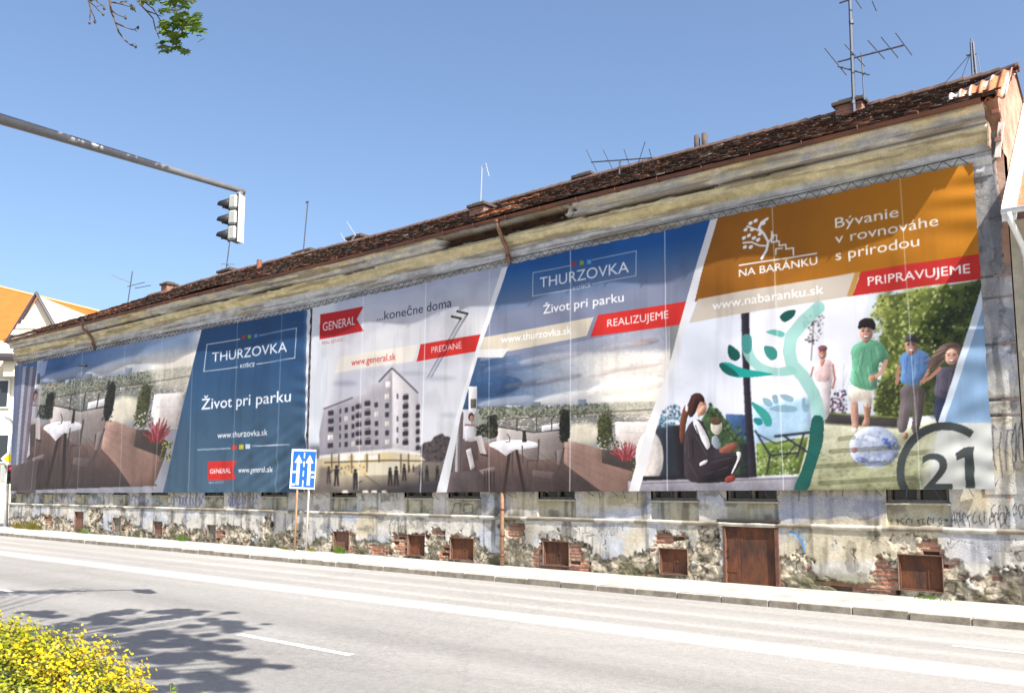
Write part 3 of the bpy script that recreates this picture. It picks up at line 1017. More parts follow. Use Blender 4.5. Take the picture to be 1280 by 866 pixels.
    c.poly(k8([(410, 475), (462, 472), (440, 630), (412, 630)]), (84, 74, 74), 0.7)
    c.poly(k8([(378, 640), (398, 634), (396, 660), (376, 662)]), (180, 140, 110))
    c.poly(k8([(360, 372), (392, 344), (436, 336), (476, 360), (486, 402), (462, 420), (436, 472), (366, 462), (376, 410)]), (128, 164, 210), col2=(98, 134, 184), g=((370, 350), (450, 470)))
    c.line(k8([(364, 400), (356, 462)]), 4.2, (186, 136, 116))
    c.line(k8([(474, 410), (452, 456)]), 4.2, (186, 136, 116))
    face(c, k8([(407, 326)])[0], 7.6, 10.4, (204, 156, 134))
    c.poly(k8([(384, 318), (388, 296), (408, 284), (430, 292), (436, 320), (424, 314), (394, 312)]), (84, 78, 80))
    c.poly(k8([(398, 346), (420, 344), (412, 362), (404, 364)]), (150, 100, 84))
    for pts in ([(396, 366), (388, 440)], [(440, 360), (430, 450)], [(412, 380), (410, 460)], [(460, 370), (452, 410)]):
        c.line(k8(pts), 1.6, (66, 102, 160), .5)
    for pts in ([(380, 376), (378, 430)], [(424, 370), (420, 440)]):
        c.line(k8(pts), 1.4, (142, 184, 230), .5)
    for pts in ([(384, 480), (374, 630)], [(430, 490), (428, 620)]):
        c.line(k8(pts), 1.8, (138, 126, 122), .5)
    # girl
    c.poly(k8([(462, 400), (500, 340), (530, 316), (570, 312), (592, 330), (590, 400), (560, 396), (520, 370), (500, 400), (480, 420)]), (112, 92, 84))
    for k in range(14):
        c.line(k8([(530, 330 + k * 4), (470 + random.uniform(-18, 16), 370 + k * 6 + random.uniform(-14, 10))]), 0.8, random.choice([(150, 128, 112), (84, 66, 60)]))
    c.poly(k8([(488, 506), (540, 512), (530, 560), (522, 604), (494, 604)]), (52, 58, 84))
    c.poly(k8([(500, 404), (572, 398), (564, 440), (544, 516), (484, 508), (498, 450)]), (92, 86, 102))
    c.line(k8([(512, 408), (476, 442), (444, 456)]), 4.0, (184, 130, 110))
    face(c, k8([(552, 364)])[0], 8.0, 10.0, (212, 164, 144))
    c.line(k8([(528, 352), (540, 330), (566, 326), (584, 346)]), 2.2, (98, 78, 70))
    for pts in ([(516, 420), (506, 500)], [(550, 420), (536, 510)]):
        c.line(k8(pts), 1.4, (124, 118, 136), .5)
    # ball
    c.ell(k8([(274, 690)])[0], 31, 26, (206, 212, 226), col2=(150, 162, 194))
    for (x, y, rx, ry, rot, col) in ((320, 670, 7, 4, .4, (70, 96, 170)), (336, 684, 6, 3.5, -.5, (70, 96, 170)), (230, 735, 8, 3, .2, (110, 116, 180)), (204, 700, 4, 4, 0, (206, 120, 130)), (280, 740, 12, 2.5, -.1, (130, 140, 190)), (262, 660, 10, 3, .3, (226, 230, 238))):
        c.ell(k8([(x, y)])[0], rx, ry, col, 0.8, rot=rot)
    c.speck(k8([(190, 640), (350, 630), (350, 750), (200, 750)]), [(186, 194, 216), (140, 152, 192), (226, 230, 240)], 60, 2.2, 0.5)
    c.round = False
    # shade bands on the lawn
    for (x0, y0, x1, y1) in ((120, 706, 360, 690), (60, 760, 330, 745), (350, 720, 520, 700), (80, 820, 420, 800), (150, 660, 200, 655)):
        c.line(k8([(x0, y0), (x1, y1)]), 6, (70, 74, 44), .35)
    c.vol = 0.0
    c.round = True
    # big tree emblem in greens
    lt, md, dk = (150, 206, 196), (56, 158, 148), (22, 96, 88)
    c.line(k7([(780, 52), (716, 112), (662, 180), (655, 240), (668, 300), (716, 350), (758, 420), (778, 480), (784, 525)]), 15.5, lt, 0.82)
    c.poly(k7([(752, 40), (800, 35), (806, 72), (762, 90)]), lt, 0.6)
    c.poly(k7([(752, 512), (808, 522), (802, 640), (770, 740), (738, 850), (668, 850), (716, 740), (742, 640)]), dk, 0.95, col2=(38, 84, 76), g=((770, 520), (700, 840)))
    c.poly(k7([(455, 170), (498, 168), (500, 240), (530, 290), (600, 318), (672, 300), (700, 340), (600, 352), (530, 336), (478, 290), (456, 240)]), lt, 0.85)
    c.poly(k7([(455, 170), (498, 168), (500, 240), (478, 258), (456, 240)]), (40, 128, 128), 0.7)
    c.poly(k7([(352, 300), (366, 290), (400, 290), (440, 310), (480, 322), (540, 330), (602, 342), (520, 354), (440, 357), (390, 345), (364, 322)]), md, col2=(30, 170, 160), g=((360, 300), (580, 345)))
    c.poly(k7([(352, 300), (366, 290), (420, 320), (450, 356), (390, 345), (364, 322)]), dk, 0.8)
    c.poly(k7([(396, 214), (410, 216), (446, 244), (450, 270), (432, 286), (408, 280), (394, 256)]), md, col2=dk, g=((400, 220), (440, 280)))
    c.poly(k7([(612, 92), (640, 68), (686, 60), (676, 92), (640, 118), (624, 112)]), (60, 150, 146), col2=dk, g=((620, 90), (680, 80)))
    c.poly(k7([(548, 160), (590, 146), (640, 160), (630, 184), (604, 178)]), (110, 190, 178))
    c.poly(k7([(545, 216), (590, 222), (608, 246), (604, 274), (580, 284), (556, 262)]), (96, 178, 168), col2=(60, 150, 140), g=((550, 220), (600, 280)))
    c.poly(k7([(490, 455), (520, 470), (566, 500), (586, 540), (580, 568), (556, 566), (540, 530), (506, 490)]), md)
    c.poly(k7([(504, 528), (540, 530), (546, 556), (524, 564), (506, 548)]), (40, 140, 150))
    for pts in ([(540, 440), (572, 446), (590, 470), (574, 486), (548, 470)], [(606, 430), (640, 426), (676, 440), (672, 462), (640, 458)], [(560, 490), (620, 470), (690, 480), (690, 504), (610, 504)], [(708, 446), (726, 440), (722, 470), (744, 470), (736, 506), (712, 500)], [(580, 430), (606, 428), (612, 470), (590, 470)]):
        c.poly(k7(pts), (120, 158, 172), 0.75)
    c.round = False
    # slanted blue end with the numbered emblem
    c.poly(k8([(660, 118), (700, 590), (728, 850), (640, 850), (470, 850), (505, 604)]), (200, 204, 206), 0.85)
    c.poly(k8([(660, 118), (690, 420), (705, 604), (505, 604)]), (168, 190, 214), col2=(140, 172, 206), g=((560, 480), (690, 520)))
    c.poly(k8([(660, 118), (664, 190), (528, 604), (505, 604)]), (206, 216, 228))
    c.poly(k8([(440, 850), (470, 690), (530, 620), (640, 600), (716, 606), (728, 850)]), (206, 206, 200), 0.7, soft=3)
    g0 = (74, 80, 80)
    a = np.radians(np.linspace(54, 214, 40))
    o_ = [(530 + 176 * math.cos(t), 776 - 176 * math.sin(t)) for t in a]
    i_ = [(530 + 147 * math.cos(t), 776 - 147 * math.sin(t)) for t in a[::-1]]
    c.poly(k8(o_ + i_), g0)
    c.text('2', k8([(450, 838)])[0], k8([(552, 838)])[0], 46, g0, 0.035)
    c.poly(k8([(600, 690), (634, 688), (636, 838), (602, 838), (600, 728), (574, 738), (568, 712)]), g0)
    # ochre head panel
    c.poly([(901, 268), (1262, 190), (1262, 320), (871, 378)], (160, 99, 22), col2=(200, 128, 20), g=((900, 300), (1220, 260)))  # shaded left to sunlit right, painted as a gradient
    c.poly(k4([(148, 345), (532, 279), (512, 338), (126, 403)]), (206, 194, 180))
    c.poly(k4([(532, 279), (546, 277), (526, 337), (512, 338)]), (196, 150, 80))
    c.poly(k4([(548, 277), (856, 232), (860, 294), (526, 337)]), (206, 48, 44))
    c.text('www.nabaranku.sk', k4([(185, 371)])[0], k4([(455, 330)])[0], 11.5, (246, 244, 240), 0.02)
    c.text('PRIPRAVUJEME', k4([(565, 311)])[0], k4([(816, 280)])[0], 11.5, (246, 236, 234), 0.012)
    c.text('Bývanie', k4([(484, 170)])[0], k4([(641, 143)])[0], 13.5, (240, 236, 230), 0.002)
    c.text('v rovnováhe', k4([(484, 208)])[0], k4([(739, 165)])[0], 13.5, (240, 236, 230), 0.002)
    c.text('s prírodou', k4([(485, 249)])[0], k4([(692, 215)])[0], 13.5, (240, 236, 230), 0.002)
    c.text('NA BARÁNKU', k4([(252, 291)])[0], k4([(440, 258)])[0], 9.8, WH, 0.012)
    c.line(k4([(252, 263), (438, 232)]), 1.5, WH)
    for pts, wd in (([(306, 246), (318, 225), (322, 205), (312, 186), (300, 172), (306, 158), (320, 148)], 3.0), ([(312, 186), (296, 176), (272, 168)], 2.2),
                    ([(318, 215), (300, 214), (282, 206), (262, 208)], 2.0), ([(322, 205), (334, 194), (330, 180)], 2.0)):
        c.line(k4(pts), wd, WH)
    for (x, y) in ((268, 176), (280, 160), (292, 154), (264, 196), (276, 190), (288, 196), (266, 218), (280, 218), (298, 200), (302, 186), (284, 176), (310, 160)):
        c.ell(k4([(x, y)])[0], 2.9, 2.0, WH, rot=-0.6)
    c.line(k4([(330, 188), (330, 206), (348, 203), (348, 214), (364, 211), (364, 222), (382, 219), (382, 236)]), 1.8, WH)
    c.line(k4([(340, 236), (340, 222), (356, 220)]), 1.5, WH)
    c.line(k4([(330, 190), (342, 188), (342, 202)]), 1.6, WH)
    c.poly([(892, 275), (902, 272), (870, 375), (843, 470), (822, 540), (801, 620), (788, 620), (812, 530), (836, 465), (862, 371)], (226, 224, 226))
    for a, b, al in (((459.5, 370), (452, 612), .45), ((536, 355), (529, 616), .6), ((615, 340), (616, 616), .3), ((717.5, 312), (716, 616), .6), ((833, 288), (837, 616), .6), ((968, 258), (983, 616), .55), ((1127, 222), (1153, 616), .45)):
        seam(c, a, b, al)
    return c


def gz(x):                                       # the street rises a little to the far end
    return 0.0036 * max(0.0, -3.0 - x)


def gzn(x):
    return 0.0036 * np.maximum(0.0, -3.0 - x)


# ------------------------------------------------------------------ ground, road, pavement
def strip(name, x0, x1, y0, y1, z, m, kind='structure', n=60):
    xs = np.linspace(x0, x1, n)
    P = np.zeros((2, n, 3))
    for r, y in enumerate((y0, y1)):
        P[r, :, 0], P[r, :, 1], P[r, :, 2] = xs, y, z + gzn(xs)
    return tag(link(name, grid_mesh(name, P), m), kind=kind)


def road_material():
    m = bpy.data.materials.new('worn_asphalt')
    m.use_nodes = True
    t = m.node_tree
    N, L = t.nodes.new, t.links.new
    b = t.nodes['Principled BSDF']
    b.inputs['Roughness'].default_value = 0.75
    g = N('ShaderNodeNewGeometry')
    sx = N('ShaderNodeSeparateXYZ')
    L(g.outputs['Position'], sx.inputs[0])
    mp = N('ShaderNodeMapping')
    mp.inputs['Scale'].default_value = (0.10, 1.6, 1)
    L(g.outputs['Position'], mp.inputs['Vector'])
    n0 = N('ShaderNodeTexNoise')
    n0.inputs['Scale'].default_value = 1.0
    n0.inputs['Detail'].default_value = 5
    L(mp.outputs['Vector'], n0.inputs['Vector'])
    # distance from the wall with a little wander -> pale lengthwise bands
    ad = N('ShaderNodeMath')
    ad.operation = 'MULTIPLY_ADD'
    ad.inputs[1].default_value = 0.35
    L(n0.outputs['Fac'], ad.inputs[0])
    L(sx.outputs['Y'], ad.inputs[2])
    mr = N('ShaderNodeMapRange')
    mr.inputs['From Min'].default_value = -15.8
    mr.inputs['From Max'].default_value = -2.0
    L(ad.outputs[0], mr.inputs['Value'])
    cr = N('ShaderNodeValToRGB')
    cr.color_ramp.interpolation = 'EASE'
    e = cr.color_ramp.elements
    stops = [(-15.8, .185), (-12, .18), (-10.6, .20), (-9.4, .185), (-8.4, .20), (-7.35, .215), (-7.05, .21), (-6.75, .31), (-6.3, .36), (-5.95, .22),
             (-5.6, .225), (-5.3, .275), (-5.0, .225), (-4.5, .215), (-4.15, .275), (-3.8, .235), (-3.3, .225), (-3.0, .275), (-2.6, .25), (-2.0, .30)]
    k = lambda y: (y + 0.17 + 15.8) / 13.8
    e[0].position, e[0].color = 0, (.2, .196, .19, 1)
    e[1].position, e[1].color = 1, (.3, .297, .29, 1)
    for y, v in stops[1:-1]:
        q = e.new(min(max(k(y), 0.001), 0.999))
        q.color = (v * 1.10, v * 1.055, v * .99, 1)
    L(mr.outputs[0], cr.inputs[0])
    # aggregate grain, patches
    n1 = N('ShaderNodeTexNoise')
    n1.inputs['Scale'].default_value = 55
    n1.inputs['Detail'].default_value = 3
    L(g.outputs['Position'], n1.inputs['Vector'])
    n2 = N('ShaderNodeTexNoise')
    n2.inputs['Scale'].default_value = 0.5
    n2.inputs['Detail'].default_value = 7
    L(mp.outputs['Vector'], n2.inputs['Vector'])
    r1 = N('ShaderNodeMapRange')
    r1.inputs['From Min'].default_value, r1.inputs['From Max'].default_value = .3, .7
    r1.inputs['To Min'].default_value, r1.inputs['To Max'].default_value = .78, 1.22
    L(n1.outputs['Fac'], r1.inputs['Value'])
    r2 = N('ShaderNodeMapRange')
    r2.inputs['From Min'].default_value, r2.inputs['From Max'].default_value = .3, .7
    r2.inputs['To Min'].default_value, r2.inputs['To Max'].default_value = .86, 1.14
    L(n2.outputs['Fac'], r2.inputs['Value'])
    n3 = N('ShaderNodeTexNoise')
    n3.inputs['Scale'].default_value = 9
    n3.inputs['Detail'].default_value = 8
    n3.inputs['Roughness'].default_value = .75
    L(g.outputs['Position'], n3.inputs['Vector'])
    r3 = N('ShaderNodeMapRange')
    r3.inputs['From Min'].default_value, r3.inputs['From Max'].default_value = .3, .7
    r3.inputs['To Min'].default_value, r3.inputs['To Max'].default_value = .82, 1.18
    L(n3.outputs['Fac'], r3.inputs['Value'])
    vo = N('ShaderNodeTexVoronoi')                # sealed cracks
    vo.feature = 'DISTANCE_TO_EDGE'
    vo.inputs['Scale'].default_value = .16
    wv = N('ShaderNodeVectorMath')
    wv.operation = 'MULTIPLY_ADD'
    wv.inputs[1].default_value = (1.2, 1.2, 1.2)
    L(n3.outputs['Color'], wv.inputs[0])
    L(g.outputs['Position'], wv.inputs[2])
    L(wv.outputs[0], vo.inputs['Vector'])
    r4 = N('ShaderNodeMapRange')
    r4.inputs['From Min'].default_value, r4.inputs['From Max'].default_value = .0, .006
    r4.inputs['To Min'].default_value, r4.inputs['To Max'].default_value = .72, 1.0
    L(vo.outputs['Distance'], r4.inputs['Value'])
    m3 = N('ShaderNodeMath')
    m3.operation = 'MULTIPLY'
    L(r3.outputs[0], m3.inputs[0])
    L(r4.outputs[0], m3.inputs[1])
    m4 = N('ShaderNodeMath')
    m4.operation = 'MULTIPLY'
    L(m3.outputs[0], m4.inputs[0])
    mu = N('ShaderNodeMath')
    mu.operation = 'MULTIPLY'
    L(r1.outputs[0], mu.inputs[0])
    L(r2.outputs[0], mu.inputs[1])
    vm = N('ShaderNodeVectorMath')
    vm.operation = 'SCALE'
    L(cr.outputs['Color'], vm.inputs[0])
    L(m4.outputs[0], vm.inputs['Scale'])
    L(mu.outputs[0], m4.inputs[1])
    L(vm.outputs[0], b.inputs['Base Color'])
    bp = N('ShaderNodeBump')
    bp.inputs['Strength'].default_value = 0.35
    bp.inputs['Distance'].default_value = 0.01
    L(n1.outputs['Fac'], bp.inputs['Height'])
    L(bp.outputs[0], b.inputs['Normal'])
    return m


M_ROAD = road_material()
M_PAVE = mat('pale_pavement', (.36, .35, .32), .8, noise=.3, scale=1.6, bump=.25, bscale=60)
M_KERBTOP = mat('kerb_stone', (.38, .365, .33), .85, noise=.25, scale=5, bump=.4, bscale=30)
M_KERB = mat('grimy_kerb_face', (.13, .11, .085), .95, rgb2=(.28, .25, .20), scale=3.5, bump=.4, bscale=30)
M_PAINT = mat('worn_road_paint', (.72, .71, .68), .6, noise=.12, scale=20)
M_GROUND = mat('bare_ground', (.22, .20, .15), .95, noise=.3, scale=2)
M_VERGE = mat('verge_soil', (.12, .10, .06), .95, noise=.4, scale=6, bump=.5)
KERB_Y = -2.34
NEAR_Y = CAM[1] + 3.35
strip('ground', -600, 500, -500, 500, -0.02, M_GROUND, n=120)
strip('road', -140, 60, NEAR_Y, KERB_Y, 0.0, M_ROAD, n=120)
strip('cross_street', -62, -50.2, KERB_Y, 60, -0.004, M_ROAD, n=8)
strip('pavement', -50.2, 40, KERB_Y + 0.14, 0.35, PAVE, M_PAVE)
strip('far_pavement', -140, -62, KERB_Y, 1.4, PAVE, M_PAVE)
kb = MB()
x = -50.2
while x < 30:
    L_ = 1.0 if random.random() < .8 else 0.6
    dz = random.uniform(-.012, .012)
    dy = random.uniform(-.012, .012)
    xe = x + L_ - 0.015
    kb.box((x, KERB_Y + dy, gz(x) - .05), (xe, KERB_Y + .15 + dy, PAVE + gz(x) + .004 + dz))
    x += L_
ko = tag(kb.build('kerb', [M_KERBTOP, M_KERB], bevel=0.012), kind='structure')
for p_ in ko.data.polygons:
    p_.material_index = 1 if p_.normal.y < -.5 else 0
strip('verge', -140, 60, NEAR_Y - 6, NEAR_Y - 0.16, 0.10, M_VERGE)
kb = MB()
x = -40.0
while x < 25:
    kb.box((x, NEAR_Y - .16, gz(x) - .05), (x + .985, NEAR_Y, PAVE + gz(x)))
    x += 1
tag(kb.build('near_kerb', M_KERB, bevel=0.012), kind='structure')


def paint(x0, x1, y, w, rough=0.0):
    n = max(int((x1 - x0) / .12), 2)
    xs = np.linspace(x0, x1, n)
    P = np.zeros((2, n, 3))
    for r, s in enumerate((-.5, .5)):
        P[r, :, 0] = xs
        P[r, :, 1] = y + s * w + rng.uniform(-1, 1, n) * .012
        P[r, :, 2] = 0.004 + gzn(xs)
    return tag(link('road_marking', grid_mesh('road_marking', P), M_PAINT), kind='structure')


for x0, x1 in ((-12.31, -9.65), (-26.3, -20.85), (-40.0, -34.5), (-1.5, 3.0)):
    paint(x0, x1, -10.8, .13)
paint(-3.4, 1.0, -4.58, .07)

# ------------------------------------------------------------------ the long old house
XL, XR = W(20, 500).x, -3.05                      # ends of the facade
Z_LEDGE = W(1107, 660).z
Z_SILL = W(1150, 627.8).z
Z_TOP = 8.62
house = empty('old_townhouse', (XL * .5 + XR * .5, 3.5, PAVE), 'long derelict townhouse with crumbling plaster, stained cornice and brown tiled roof behind the banners', 'house')

BRICK_COLS = np.array([(.34, .13, .075), (.27, .11, .07), (.40, .18, .11), (.22, .10, .07), (.36, .20, .13)])


def brick_colour(u, v):
    h, w = 0.082, 0.29
    row = np.floor(v / h)
    uu = u / w + 0.5 * (row % 2)
    colm = np.floor(uu)
    fu, fv = uu - colm, v / h - row
    joint = np.maximum(smooth(.05, 0, np.minimum(fu, 1 - fu) * w / h), smooth(.16, .04, np.minimum(fv, 1 - fv)))
    k = (_hash(colm, row, 5) * len(BRICK_COLS)).astype(int).clip(0, len(BRICK_COLS) - 1)
    c = BRICK_COLS[k] * (0.7 + 0.6 * _hash(colm, row, 9))[..., None]
    c = c * (1 - joint[..., None]) + np.array((.36, .32, .26)) * joint[..., None]
    lost = _hash(colm, row, 21) > .9
    return np.where(lost[..., None], c * .3, c), joint, lost


SPOTS = [  # bare brick or rubble: picture position, radius along the wall, radius up
    (288, 668, 1.5, .35), (510, 684, .8, .5), (545, 682, .5, .5), (578, 690, .9, .55), (640, 668, .45, .9), (668, 700, .9, .35), (696, 694, .6, .5),
    (718, 694, .5, .45), (806, 705, .5, .35), (842, 690, .55, .5), (885, 690, .38, .8), (990, 716, .45, .45), (1112, 720, .35, .5), (1148, 690, .5, .35),
    (1185, 720, .35, .5), (1258, 735, .5, .45), (120, 640, .6, .9), (60, 650, 2.0, .25), (215, 663, 1.2, .3), (430, 678, .9, .4), (360, 676, .9, .35), (480, 690, .9, .25),
    (335, 660, .4, .4), (760, 712, 1.4, .18), (1040, 735, 1.6, .15), (150, 655, .9, .3)]
SPOT_W = []
for a, b_, ru, rv in SPOTS:
    q = W(a, b_)
    SPOT_W.append((q.x, q.z, ru, rv))

# writing and scribbles on the plaster, dark or blue or brown paint strokes, then soft colour patches
gr = Canvas(0, 300, 1280, 770)
gr.alpha[:] = 0


def scribble(x0, x1, y0, y1, n, col, width, alpha=.8, seed=0):
    r = random.Random(seed)
    for i in range(n):
        cx = x0 + (x1 - x0) * (i + .5) / n
        w = (x1 - x0) / n * .6
        h = (y1 - y0) * .5
        cy = (y0 + y1) / 2
        pts = [(cx + w * math.cos(t) * r.uniform(.4, 1), cy + h * math.sin(t + r.uniform(-.6, .6)) * r.uniform(.5, 1)) for t in np.linspace(r.uniform(0, 3), r.uniform(4, 7), r.randint(3, 7))]
        gr.line(pts, width, col, alpha)


BL, BK = (84, 92, 140), (38, 36, 42)
scribble(66, 92, 618, 630, 6, BL, 1.1, .85, 1)
scribble(158, 186, 617, 632, 6, BL, 1.1, .85, 2)
scribble(212, 254, 618, 634, 11, BL, 1.2, .9, 3)
scribble(284, 322, 617, 634, 9, BL, 1.2, .9, 4)
scribble(486, 505, 646, 668, 3, BK, 1.0, .8, 5)
gr.line([(562, 641), (566, 629), (573, 629), (572, 640)], 1.1, BK, .8)
gr.line([(577, 640), (577, 630), (588, 630), (588, 640), (578, 641)], 1.1, BK, .8)
scribble(702, 780, 650, 672, 8, (72, 62, 56), .9, .7, 6)
scribble(1110, 1184, 646, 656, 11, BK, 1.4, .95, 7)
scribble(1188, 1262, 636, 660, 11, BK, 1.5, .95, 8)
scribble(1240, 1280, 520, 600, 5, (60, 60, 68), 2.0, .85, 9)
scribble(1238, 1280, 626, 650, 5, BK, 1.4, .9, 10)
gr.line([(988, 664), (996, 668), (1002, 676), (1006, 688)], 2.6, (50, 130, 200), .95)
gr.line([(994, 662), (1004, 664), (1008, 680)], 1.6, (90, 160, 210), .6)
scribble(984, 1010, 660, 682, 5, (80, 150, 205), 1.0, .6, 11)
gr.ell((1030, 666), 26, 5, (190, 170, 90), .35, soft=2)
gr.ell((864, 664), 12, 4, (186, 176, 100), .45, soft=2)
gr.poly([(972, 617), (1105, 617), (1105, 648), (972, 650)], (128, 142, 186), .55, soft=4)
gr.poly([(1170, 662), (1262, 664), (1240, 705), (1180, 704)], (160, 170, 204), .45, soft=5)
gr.poly([(1222, 290), (1275, 250), (1275, 430), (1230, 430)], (110, 122, 160), .35, soft=4)  # bluish shade below the neighbour eave, painted onto the pilaster
gr.poly([(635, 616), (700, 616), (700, 632), (640, 640)], (206, 176, 90), .5, soft=3)
gr.poly([(724, 616), (810, 616), (800, 634), (724, 636)], (214, 182, 92), .5, soft=4)
gr.poly([(1186, 614), (1240, 612), (1238, 640), (1190, 640)], (222, 196, 140), .6, soft=4)
for (x0, x1, y0, y1) in ((642, 668, 655, 705), (1000, 1080, 715, 735), (660, 720, 690, 706)):
    gr.poly([(x0, y0), (x1, y0), (x1, y1), (x0, y1)], (66, 60, 44), .6, soft=4)
gr.poly([(1246, 716), (1300, 716), (1300, 760), (1246, 760)], (52, 44, 34), .75, soft=2)  # darkens the lower right corner of the wall
gr.poly([(636, 640), (652, 636), (660, 690), (640, 700)], (50, 44, 32), .7, soft=3)
gr.poly([(1004, 716), (1096, 716), (1100, 736), (1004, 733)], (110, 104, 60), .6, soft=3)


def wall_look(u, v, y=0.0, low=True):
    """plaster / rubble / brick colours and relief on the facade"""
    n1, n2, n3 = fbm(u * .9, v * 1.3, 1, 5), fbm(u * 4, v * 4, 2, 4), fbm(u * 14, v * 14, 3, 3)
    streak = fbm(u * 5, v * .5, 4, 4)
    base = np.array((.47, .445, .40))
    blue = np.array((.38, .395, .43))
    cream = np.array((.45, .39, .27))
    t = smooth(.54, .70, n1)[..., None]
    c = base * (1 - t) + blue * t
    t = (smooth(.55, .68, fbm(u * .6 + 9, v * .9, 8, 4)) * .8)[..., None]
    c = c * (1 - t) + cream * t
    c = c * (0.72 + .56 * n2)[..., None] * (0.86 + .28 * n3)[..., None]
    c *= (1 - .50 * smooth(.54, .72, streak))[..., None]
    spot = smooth(.56, .66, fbm(u * 2.2, v * 3.0, 6, 5))
    c *= (1 - .42 * spot)[..., None]
    h = v - PAVE - gzn(u)
    dmg = np.zeros_like(u)
    deep = np.zeros_like(u)
    rel = (n2 - .5) * .012 + (n3 - .5) * .006
    if low:
        # lower zone: plaster fallen off to stone and rubble along a ragged line
        edge = .30 + .42 * (fbm(u * .8, 0 * v, 31, 4) - .5) * 2 + .25 * (n2 - .5)
        dmg = smooth(.05, -.05, h - edge)
        for (su, sv, ru, rv) in SPOT_W:
            d = np.hypot((u - su) / ru, (v - sv) / rv) + (n2 - .5) * 1.1 + (n3 - .5) * .5
            m = smooth(1.05, .85, d)
            dmg = np.maximum(dmg, m)
            deep = np.maximum(deep, m * (.30 + .85 * smooth(.50, .67, fbm(u * 1.1, v * 1.7, 47, 3))))
        stn = fbm(u * 5, v * 7, 41, 4)
        rub = np.array((.34, .295, .225)) * (0.42 + 1.15 * smooth(.32, .68, stn))[..., None] * (.7 + .6 * n3)[..., None]
        rub = rub * (1 - .75 * smooth(.05, .015, np.abs(fbm(u * 3.5, v * 5, 44, 3) - .5)))[..., None]
        moss = smooth(.5, .65, fbm(u * 1.5, v * 3, 43, 4)) * smooth(.8, .1, h) * .7
        rub = rub * (1 - moss[..., None]) + np.array((.10, .095, .045)) * moss[..., None]
        bc, joint, lost = brick_colour(u, v)
        bc = bc * (.6 + .8 * n2)[..., None]
        k = smooth(.62, .85, deep)[..., None]
        under = rub * (1 - k) + bc * k
        c = c * (1 - dmg[..., None]) + under * dmg[..., None]
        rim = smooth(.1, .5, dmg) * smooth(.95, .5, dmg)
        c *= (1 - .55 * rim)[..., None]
        stone = fbm(u * 5, v * 7, 41, 4) - .5
        rel = rel - dmg * (.035 + stone * .036 * (1 - k[..., 0])) + dmg * (n3 - .5) * .02
        rel -= k[..., 0] * dmg * (.02 + .02 * joint + .05 * lost)
        # cracks
        ck = np.abs(fbm(u * 1.3, v * 1.3, 51, 5) - .5)
        crack = smooth(.006, .002, ck) * (1 - dmg)
        c *= (1 - .6 * crack)[..., None]
        rel -= crack * .01
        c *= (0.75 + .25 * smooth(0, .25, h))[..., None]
    px, py = project(u, y, v)
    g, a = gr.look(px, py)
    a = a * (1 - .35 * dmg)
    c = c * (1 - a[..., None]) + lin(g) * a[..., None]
    return np.clip(c, .015, .8), rel


M_WALL = mat('old_plaster', attr=True, noise=.18, scale=30, rough=.95, bump=.35, bscale=45, spec=.15)

# openings, from their places along the wall
HATCH = [(91, 102.4, 639, 661, 'g'), (139, 149.5, 646.6, 664, 'w'), (189.8, 202, 651, 669, 'd'), (257.8, 269, 655.6, 673, 'w'), (334, 343, 651, 660, 'o'),
         (416, 436, 664, 687, 'g'), (509, 531, 668, 694.5, 'r'), (562, 592, 672, 700, 'r'), (678, 711, 676, 707, 'r'), (823, 859, 685, 718, 'r'), (1120.6, 1177, 693, 739, 'r')]
WIN = [(14, 27), (51, 64.6), (93, 109), (140, 157), (188, 208), (255, 278), (325, 357.5), (413.8, 443.7), (504, 539), (559, 598.7), (671.6, 717), (812.5, 870), (907, 970.6), (1107, 1186)]
DOOR = (W(904, 690).x, W(974, 690).x, PAVE + .02, W(940, 652).z)
HR = []
for a, b_, t, bt, k in HATCH:
    m_ = (a + b_) / 2
    HR.append((W(a, 680).x, W(b_, 680).x, W(m_, bt).z, W(m_, t).z, k))
WR = [(W(a, 622).x, W(b_, 622).x) for a, b_ in WIN]


def facade_axis(lo, hi, extra, px_step=1.0):
    """positions along the wall, denser towards the near end, with every opening edge on the grid"""
    out = [lo]
    while out[-1] < hi:
        d = math.hypot(out[-1] - CAM[0], P0)
        depth = -(out[-1] - CAM[0]) * math.sin(ALPHA) + P0 * math.cos(ALPHA)
        out.append(out[-1] + max(px_step * depth / FOC * 1.15, .018))
    a = np.array(out[:-1] + [hi])
    for e in extra:
        i = np.argmin(np.abs(a - e))
        a[i] = e
    return np.unique(a)


def holes(us, vs, rects):
    cu, cv_ = (us[:-1] + us[1:]) / 2, (vs[:-1] + vs[1:]) / 2
    keep = np.ones((len(cv_), len(cu)), bool)
    for (x0, x1, z0, z1) in rects:
        keep &= ~(((cu > x0) & (cu < x1))[None, :] & ((cv_ > z0) & (cv_ < z1))[:, None])
    return keep


# plinth
rects = [(h[0], h[1], h[2], h[3]) for h in HR] + [(DOOR[0], DOOR[1], 0, DOOR[3])]
us = facade_axis(XL, XR, [e for r in rects for e in r[:2]])
vs = np.unique(np.concatenate([np.arange(PAVE - .03, Z_LEDGE, .022), [Z_LEDGE], [e for r in rects for e in r[2:] if PAVE < e < Z_LEDGE]]))
U, V = np.meshgrid(us, vs)
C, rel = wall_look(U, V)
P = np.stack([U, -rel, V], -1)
link('plinth', grid_mesh('plinth', P, C, holes(us, vs, rects)), M_WALL, house)
